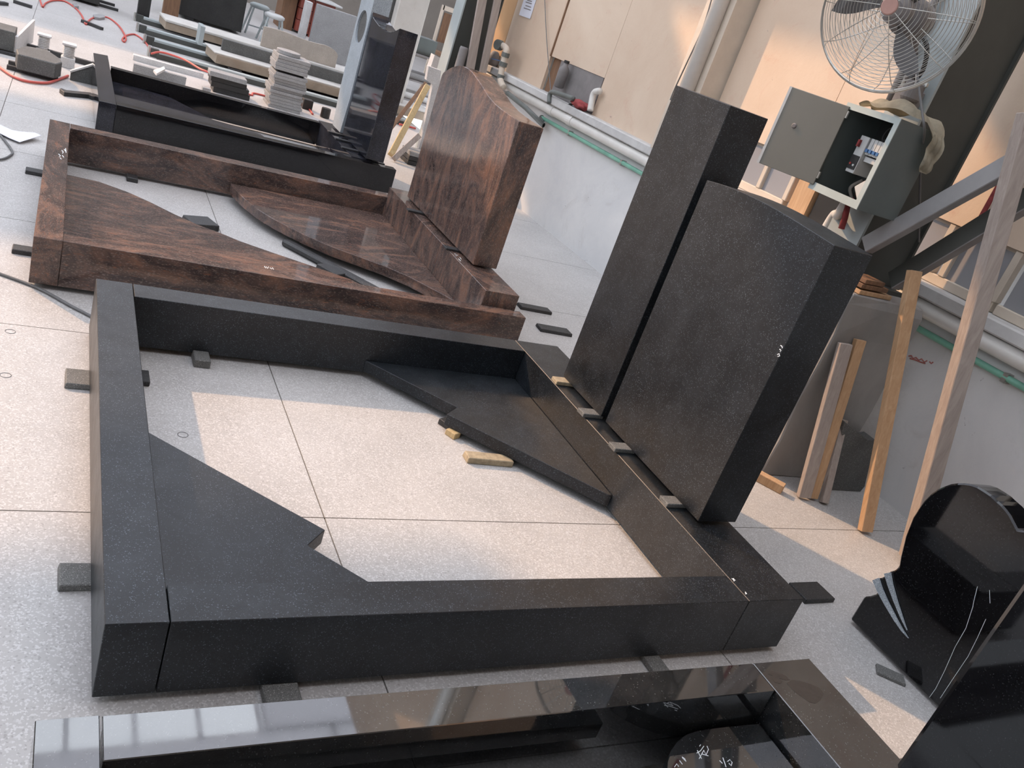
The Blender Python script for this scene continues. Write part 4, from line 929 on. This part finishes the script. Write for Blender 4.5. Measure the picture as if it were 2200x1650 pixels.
put('beam_body', extrude([(0.80, 10.78, 0.078), (0.835, 10.25, 0.078), (4.0, 10.25, 0.078), (4.0, 10.78, 0.078)], (0, 0, 0.085)), M['concrete_rusty'], t, bevel=0.005)
put('beam_top', extrude([(0.79, 10.79, 0.1635), (0.83, 10.24, 0.1635), (4.0, 10.24, 0.1635), (4.0, 10.79, 0.1635)], (0, 0, 0.028)), M['concrete'], t, bevel=0.005)
t = thing('concrete_beam', (2.4, 8.9, 0.08), 'nearer concrete beam with a rust-stained side and a slanted pale end', 'beam')
xl = at(461, 118, y=8.68).x
put('beam_body', extrude([(xl - 0.03, 9.2, 0.077), (xl + 0.02, 8.68, 0.077), (xl + 2.6, 8.68, 0.077), (xl + 2.6, 9.2, 0.077)], (0, 0, 0.095)), M['concrete_rusty'], t, bevel=0.004)
put('beam_top', extrude([(xl - 0.05, 9.22, 0.1725), (xl - 0.0, 8.69, 0.1725), (xl + 2.6, 8.69, 0.1725), (xl + 2.6, 9.22, 0.1725)], (0, 0, 0.014)), M['concrete'], t, bevel=0.003)
for xx, lab in ((xl + 0.15, 'left'), (xl + 1.9, 'right')):
    put('timber_block', box(xx, xx + 0.14, 8.58, 8.66, 0.0, 0.075), M['cloth_black'], label='black packing block under the %s end of the nearer concrete beam' % lab, cat='wood')
# dark slab on the nearer beam
a = at(476, 100, y=9.0)
stone('stone_slab', box(a.x, 3.3, 8.98, 9.04, 0.187, 0.308), 'grey_dark', 'long dark slab standing on edge on the nearer concrete beam', 'stone slab', bevel=0.003)
# cream slab with a rounded end, upright
tl = at(568, 57, y=10.36); tr = at(731, 99, y=10.36)
cr = [V((tl.x, 10.36, 0.193)), V((tl.x, 10.36, tl.z))]
for k in range(0, 9):
    t_ = k / 8; xx = tl.x + (tr.x - tl.x) * 0.8 * t_; cr.append(V((xx + 0.001, 10.36, tl.z + 0.012 * math.sin(math.pi * t_ * 2))))
for k in range(1, 7):
    t_ = k / 6; cr.append(V((tl.x + (tr.x - tl.x) * (0.8 + 0.2 * math.sin(t_ * math.pi / 2)), 10.36, tl.z - 0.09 * (1 - math.cos(t_ * math.pi / 2)))))
cr.append(V((tr.x, 10.36, 0.193)))
stone('stone_slab', extrude(cr, (0, 0.05, 0)), 'cream_stone', 'cream slab with one rounded top corner standing upright behind the tile stack', 'stone slab', bevel=0.002)
# sawn black block
stone('stone_block', box(1.19, 2.07, 12.6, 13.2, 0.04, 1.25), 'black_stone', 'big sawn black granite block behind the far concrete beam', 'stone block', bevel=0.006)
stone('stone_post', box(0.56, 0.70, 10.97, 11.12, 0.0, 0.9), 'black_stone', 'narrow black stone post standing at the end of the farthest rail', 'stone post', bevel=0.004)
put('timber_post', box(0.95, 1.16, 12.3, 12.42, 0, 1.1), M['brown_wood'], bevel=0.004, label='brown timber post standing left of the big sawn black block', cat='post')
put('steel_angle', box(1.15, 1.20, 9.62, 9.9, 0.09, 0.30), M['steel_light'], bevel=0.002, label='small pale steel angle standing between the two concrete beams', cat='bracket')
put('stone_batten', box(1.3, 1.4, 12.62, 13.18, 0, 0.039), M['offcut_dark'], label='dark batten under the big sawn black block', cat='batten')
# stools
def stool(x, y, h, label, seat):
    t = thing('stool', (x, y, 0), label, 'stool')
    put('seat', lathe([(0.13, 0), (0.15, 0.02), (0.15, 0.05), (0.11, 0.07)], (x, y, h - 0.07), seg=20), M[seat], t, smooth=True)
    for sx in (-1, 1):
        for sy in (-1, 1):
            put('leg', beam((x + sx * 0.17, y + sy * 0.17, 0), (x + sx * 0.10, y + sy * 0.10, h - 0.065), 0.022, 0.022), M['steel_light'], t)
    put('foot_rail', box(x - 0.14, x + 0.14, y - 0.155, y - 0.14, 0.12, 0.14), M['steel_light'], t)
    return t
stool(2.38, 13.3, 0.46, 'grey metal stool beside the big sawn black block', 'steel_light')
stool(2.50, 12.65, 0.44, 'white-topped stool in front of the red cabinet', 'white_plastic')
# red cabinet
cb_ = thing('drawer_cabinet', (3.75, 15.9, 0), 'dark red lacquered drawer cabinet with a dark knee space', 'cabinet')
put('carcass', box(3.72, 4.10, 15.6, 16.3, 0.0, 0.66), M['cabinet'], cb_, bevel=0.004)
put('knee_panel', box(3.19, 3.44, 15.75, 16.3, 0.0, 0.66), M['brown_wood'], cb_)
put('table_top', box(3.10, 4.20, 15.5, 16.4, 0.66, 0.69), M['white_plastic'], cb_, bevel=0.004)
for k in range(3):
    d_ = put('drawer', box(3.47, 3.71, 15.60, 16.25, 0.04 + 0.205 * k, 0.235 + 0.205 * k), M['cabinet'], cb_, bevel=0.004)
    put('drawer_knob', lathe([(0.016, 0), (0.016, 0.025)], (3.59, 15.60, 0.14 + 0.205 * k), axis=(0, -1, 0), seg=10), M['chrome'], d_)
# pale concrete slabs standing behind
stone('stone_slab', box(3.10, 3.74, 12.7, 12.82, 0.0, 0.76), 'grey_stone', 'large plain grey slab standing upright behind the rails', 'stone slab', bevel=0.006)
stone('stone_slab', box(2.98, 3.07, 12.9, 13.1, 0.0, 0.74), 'white_stone', 'narrow white rough-edged slab beside the large grey one', 'stone slab', bevel=0.006)
# behind the black headstone
stone('stone_slab', box(2.84, 3.2, 9.02, 9.14, 0.0, 1.9), 'grey_dark', 'rough dark grey slab seen above the scooped headstone', 'stone slab', bevel=0.005)
stone('stone_slab', box(3.09, 3.44, 8.85, 9.0, 0.0, 1.9), 'concrete', 'large pale concrete slab towering behind the blue-black headstone', 'stone slab', bevel=0.01)

# ------------------------------------------------------------------ stack of grey tiles
ly = 7.37; lx = 1.602; zt_ = 0.0; random.seed(11)
n_t = 16; hgt = 0.032
for k in range(n_t):
    th_ = 0.0275; extra = 0.012 if k == 12 else 0
    ox, oy = random.uniform(-0.016, 0.016), random.uniform(-0.014, 0.014)
    z0_ = zt_ + 0.02 * (k == 12)
    ORD = ('topmost', 'second', 'third', 'fourth', 'fifth', 'sixth', 'seventh', 'eighth', 'ninth', 'tenth', 'eleventh', 'twelfth', 'thirteenth', 'fourteenth', 'fifteenth', 'lowest')
    lab = ('grey square stone tile at the very bottom of the tall stack' if k == 0 else 'grey square stone tile on top of the tall stack, under the disc' if k == n_t - 1 else 'grey square stone tile just above the dark gap in the tall stack' if k == 12 else 'grey square stone tile, %s from the top of the tall stack' % ORD[n_t - 1 - k])
    put('stone_tile', box(lx + ox, lx + ox + 0.315, ly + oy, ly + oy + 0.31, z0_, z0_ + th_ + (0.006 if k > 11 else 0)), M['grey_stone'], bevel=0.002, label=lab, cat='tile', group='stacked grey stone tiles')
    zt_ = z0_ + th_ + (0.006 if k > 11 else 0) + 0.0012
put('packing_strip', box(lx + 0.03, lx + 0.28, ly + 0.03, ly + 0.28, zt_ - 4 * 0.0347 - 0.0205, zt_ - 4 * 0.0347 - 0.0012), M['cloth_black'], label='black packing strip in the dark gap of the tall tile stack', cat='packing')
stone('stone_disc', lathe([(0.112, 0), (0.115, 0.003), (0.115, 0.034), (0.112, 0.037)], (lx + 0.12, ly + 0.17, zt_), seg=36), 'grey_stone', 'round grey stone disc lying on top of the tall tile stack', 'disc', bevel=0)
# low stack left of it
lowz = 0.0
for k, (x0, x1, y0, y1, z0, z1, mat, lab) in enumerate(((1.08, 1.42, 7.38, 7.60, 0.0, 0.05, 'offcut_dark', 'lowest black slab of the low pile left of the tile stack'),
        (1.05, 1.40, 7.36, 7.60, 0.051, 0.10, 'black_stone', 'middle black slab of the low pile'), (1.04, 1.37, 7.36, 7.60, 0.101, 0.145, 'black_stone', 'upper black slab of the low pile, just under the pale one'),
        (1.02, 1.36, 7.34, 7.52, 0.146, 0.19, 'grey_stone', 'pale grey slab on top of the low black pile'))):
    stone('stone_slab', box(x0, x1, y0, y1, z0, z1), mat, lab, 'stone slab', 'low pile of slabs', bevel=0.003)
# white and grey pieces seen over the far black kerb
stone('stone_slab', box(0.36, 0.80, 7.10, 7.16, 0.0, 0.11), 'grey_stone', 'low grey slab on edge just behind the far black kerb', 'stone slab', bevel=0.002)
stone('stone_slab', extrude([at(329, 155, z=0.12), at(352, 147, z=0.12), at(354, 153, z=0.12), at(336, 163, z=0.12)], (0, 0, 0.02)), 'white_stone', 'small bright white slab lying across the grey one', 'stone slab', bevel=0.001)
stone('stone_slab', box(0.40, 1.05, 7.95, 8.02, 0.0, 0.05), 'white_stone', 'long white edging slab lying behind the grey one', 'stone slab', bevel=0.002)
stone('stone_block', box(0.93, 1.00, 6.95, 7.02, 0.0, 0.09), 'grey_stone', 'little grey block at the foot of the low slab pile', 'stone block', bevel=0.002)
stone('stone_block', lathe([(0.045, 0), (0.048, 0.01), (0.048, 0.09), (0.045, 0.10)], at(697, 253, z=0.0), seg=20), 'black_stone', 'short black round stone stub beside the pale recessed slab', 'stone block', bevel=0)
stone('stone_block', box(2.02, 2.12, 7.75, 7.86, 0.0, 0.10), 'black_stone', 'small black cube behind the short round stub', 'stone block', bevel=0.003)

# ------------------------------------------------------------------ timbers and things between the two headstones
def stick(p0, p1, y0, y1, wd, ht, mat, label):
    a = at(*p0, y=y0); b_ = at(*p1, y=y1); a.z = max(a.z, 0.03)
    return put('timber_batten', beam(a, b_, wd, ht, side=(1, 0, 0)), M[mat], bevel=0.002, label=label, cat='wood')
stick((838, 338), (918, 185), 6.35, 6.9, 0.055, 0.05, 'yellow_wood', 'thick yellow pine batten slanting between the black and brown headstones')
stick((832, 285), (912, 183), 6.6, 7.2, 0.035, 0.09, 'brown_wood', 'flat brown board slanting behind the yellow pine batten')
stick((845, 346), (900, 292), 6.20, 6.35, 0.05, 0.05, 'grey_wood', 'short greyish batten propped low behind the brown headstone')
stone('stone_slab', extrude([at(905, 300, y=6.55), at(896, 330, y=6.55), at(925, 340, y=6.55), at(948, 152, y=6.55), at(921, 142, y=6.55), at(916, 172, y=6.55), at(930, 182, y=6.55)], (0, 0.06, 0)), 'white_stone', 'speckled pale slab with a curved side behind the brown headstone', 'stone slab', bevel=0.002)
stone('stone_slab', extrude([at(925, 145, y=7.6), at(942, 152, y=7.6), at(952, 128, y=7.6), at(934, 118, y=7.6)], (0, 0.12, 0)), 'white_stone', 'small speckled block perched above the curved pale slab', 'stone slab', bevel=0.002)
for k in range(3):
    stone('stone_slab', box(2.72, 3.0, 6.25, 6.5, 0.001 + 0.042 * k, 0.040 + 0.042 * k), 'offcut_dark' if k < 2 else 'grey_stone', ('bottom dark slab of the little pile by the short batten', 'middle dark slab of the little pile by the short batten', 'pale top slab of the little pile by the short batten')[k], 'stone slab', 'little pile by the brown headstone', bevel=0.003)
# dark cabinet, benches and shelf far behind
put('steel_locker', box(3.69, 3.95, 9.6, 9.95, 0.742, 0.94), M['box_teal'], bevel=0.004, label='dark grey-green metal box on the steel rack behind the blue-black headstone', cat='box')
tb = thing('work_bench', (6.2, 13.4, 0), 'pale work bench with thin legs and clutter, far behind the second column', 'bench')
put('bench_top', box(5.75, 7.0, 13.1, 13.8, 0.98, 1.04), M['cream'], tb)
for xx in (5.8, 6.2, 6.9):
    for yy in (13.15, 13.75): put('leg', box(xx - 0.02, xx + 0.02, yy - 0.02, yy + 0.02, 0, 0.98), M['cream'], tb)
put('white_dish', lathe([(0.12, 0), (0.10, 0.03), (0.03, 0.12), (0.02, 0.2)], (6.55, 13.3, 1.04), seg=16), M['white_plastic'], smooth=True, label='white cone-shaped dish on the far work bench', cat='dish')
put('white_box', box(5.98, 6.35, 13.2, 13.5, 1.04, 1.13), M['white_plastic'], bevel=0.004, label='low white box on the far work bench', cat='box')
sh = thing('steel_shelf', (3.8, 9.8, 0), 'grey steel rack loaded with pale slabs behind the black headstone', 'shelf')
for xx in (3.62, 4.12):
    for yy in (9.55, 10.0): put('upright', box(xx - 0.015, xx + 0.015, yy - 0.015, yy + 0.015, 0, 0.74), M['steel_grey'], sh)
for zz in (0.15, 0.40, 0.72): put('shelf_board', box(3.60, 4.14, 9.53, 10.02, zz, zz + 0.02), M['dust_grey'], sh)
for k, (zz, m_) in enumerate(((0.17, 'white_stone'), (0.42, 'grey_stone'))):
    stone('stone_slab', box(3.66, 4.08, 9.58, 9.96, zz + 0.001, zz + 0.08), m_, ('pale slab on the lowest board of the steel rack', 'grey slab on the middle board of the steel rack')[k], 'stone slab', bevel=0.003)
cf = thing('chair_frame', (5.2, 12.6, 0), 'brown framed chair back far behind the metal cabinet', 'chair')
for xx in (5.0, 5.5): put('leg', box(xx - 0.02, xx + 0.02, 12.58, 12.62, 0, 1.35), M['cream'], cf)
put('seat', box(4.98, 5.52, 12.1, 12.62, 0.62, 0.67), M['brown_wood'], cf); put('back_rail', box(5.0, 5.5, 12.58, 12.62, 1.28, 1.35), M['cream'], cf)
put('back_panel', box(5.05, 5.45, 12.59, 12.61, 0.8, 1.25), M['brown_wood'], cf)
_rb2 = at(878, 208, z=0.0)
put('red_bag', lathe([(0.07, 0), (0.10, 0.03), (0.07, 0.08), (0.01, 0.10)], (_rb2.x, _rb2.y, 0.0), seg=14), M['cloth_red'], smooth=True, label='dull red bag on the floor seen past the black headstone', cat='bag')
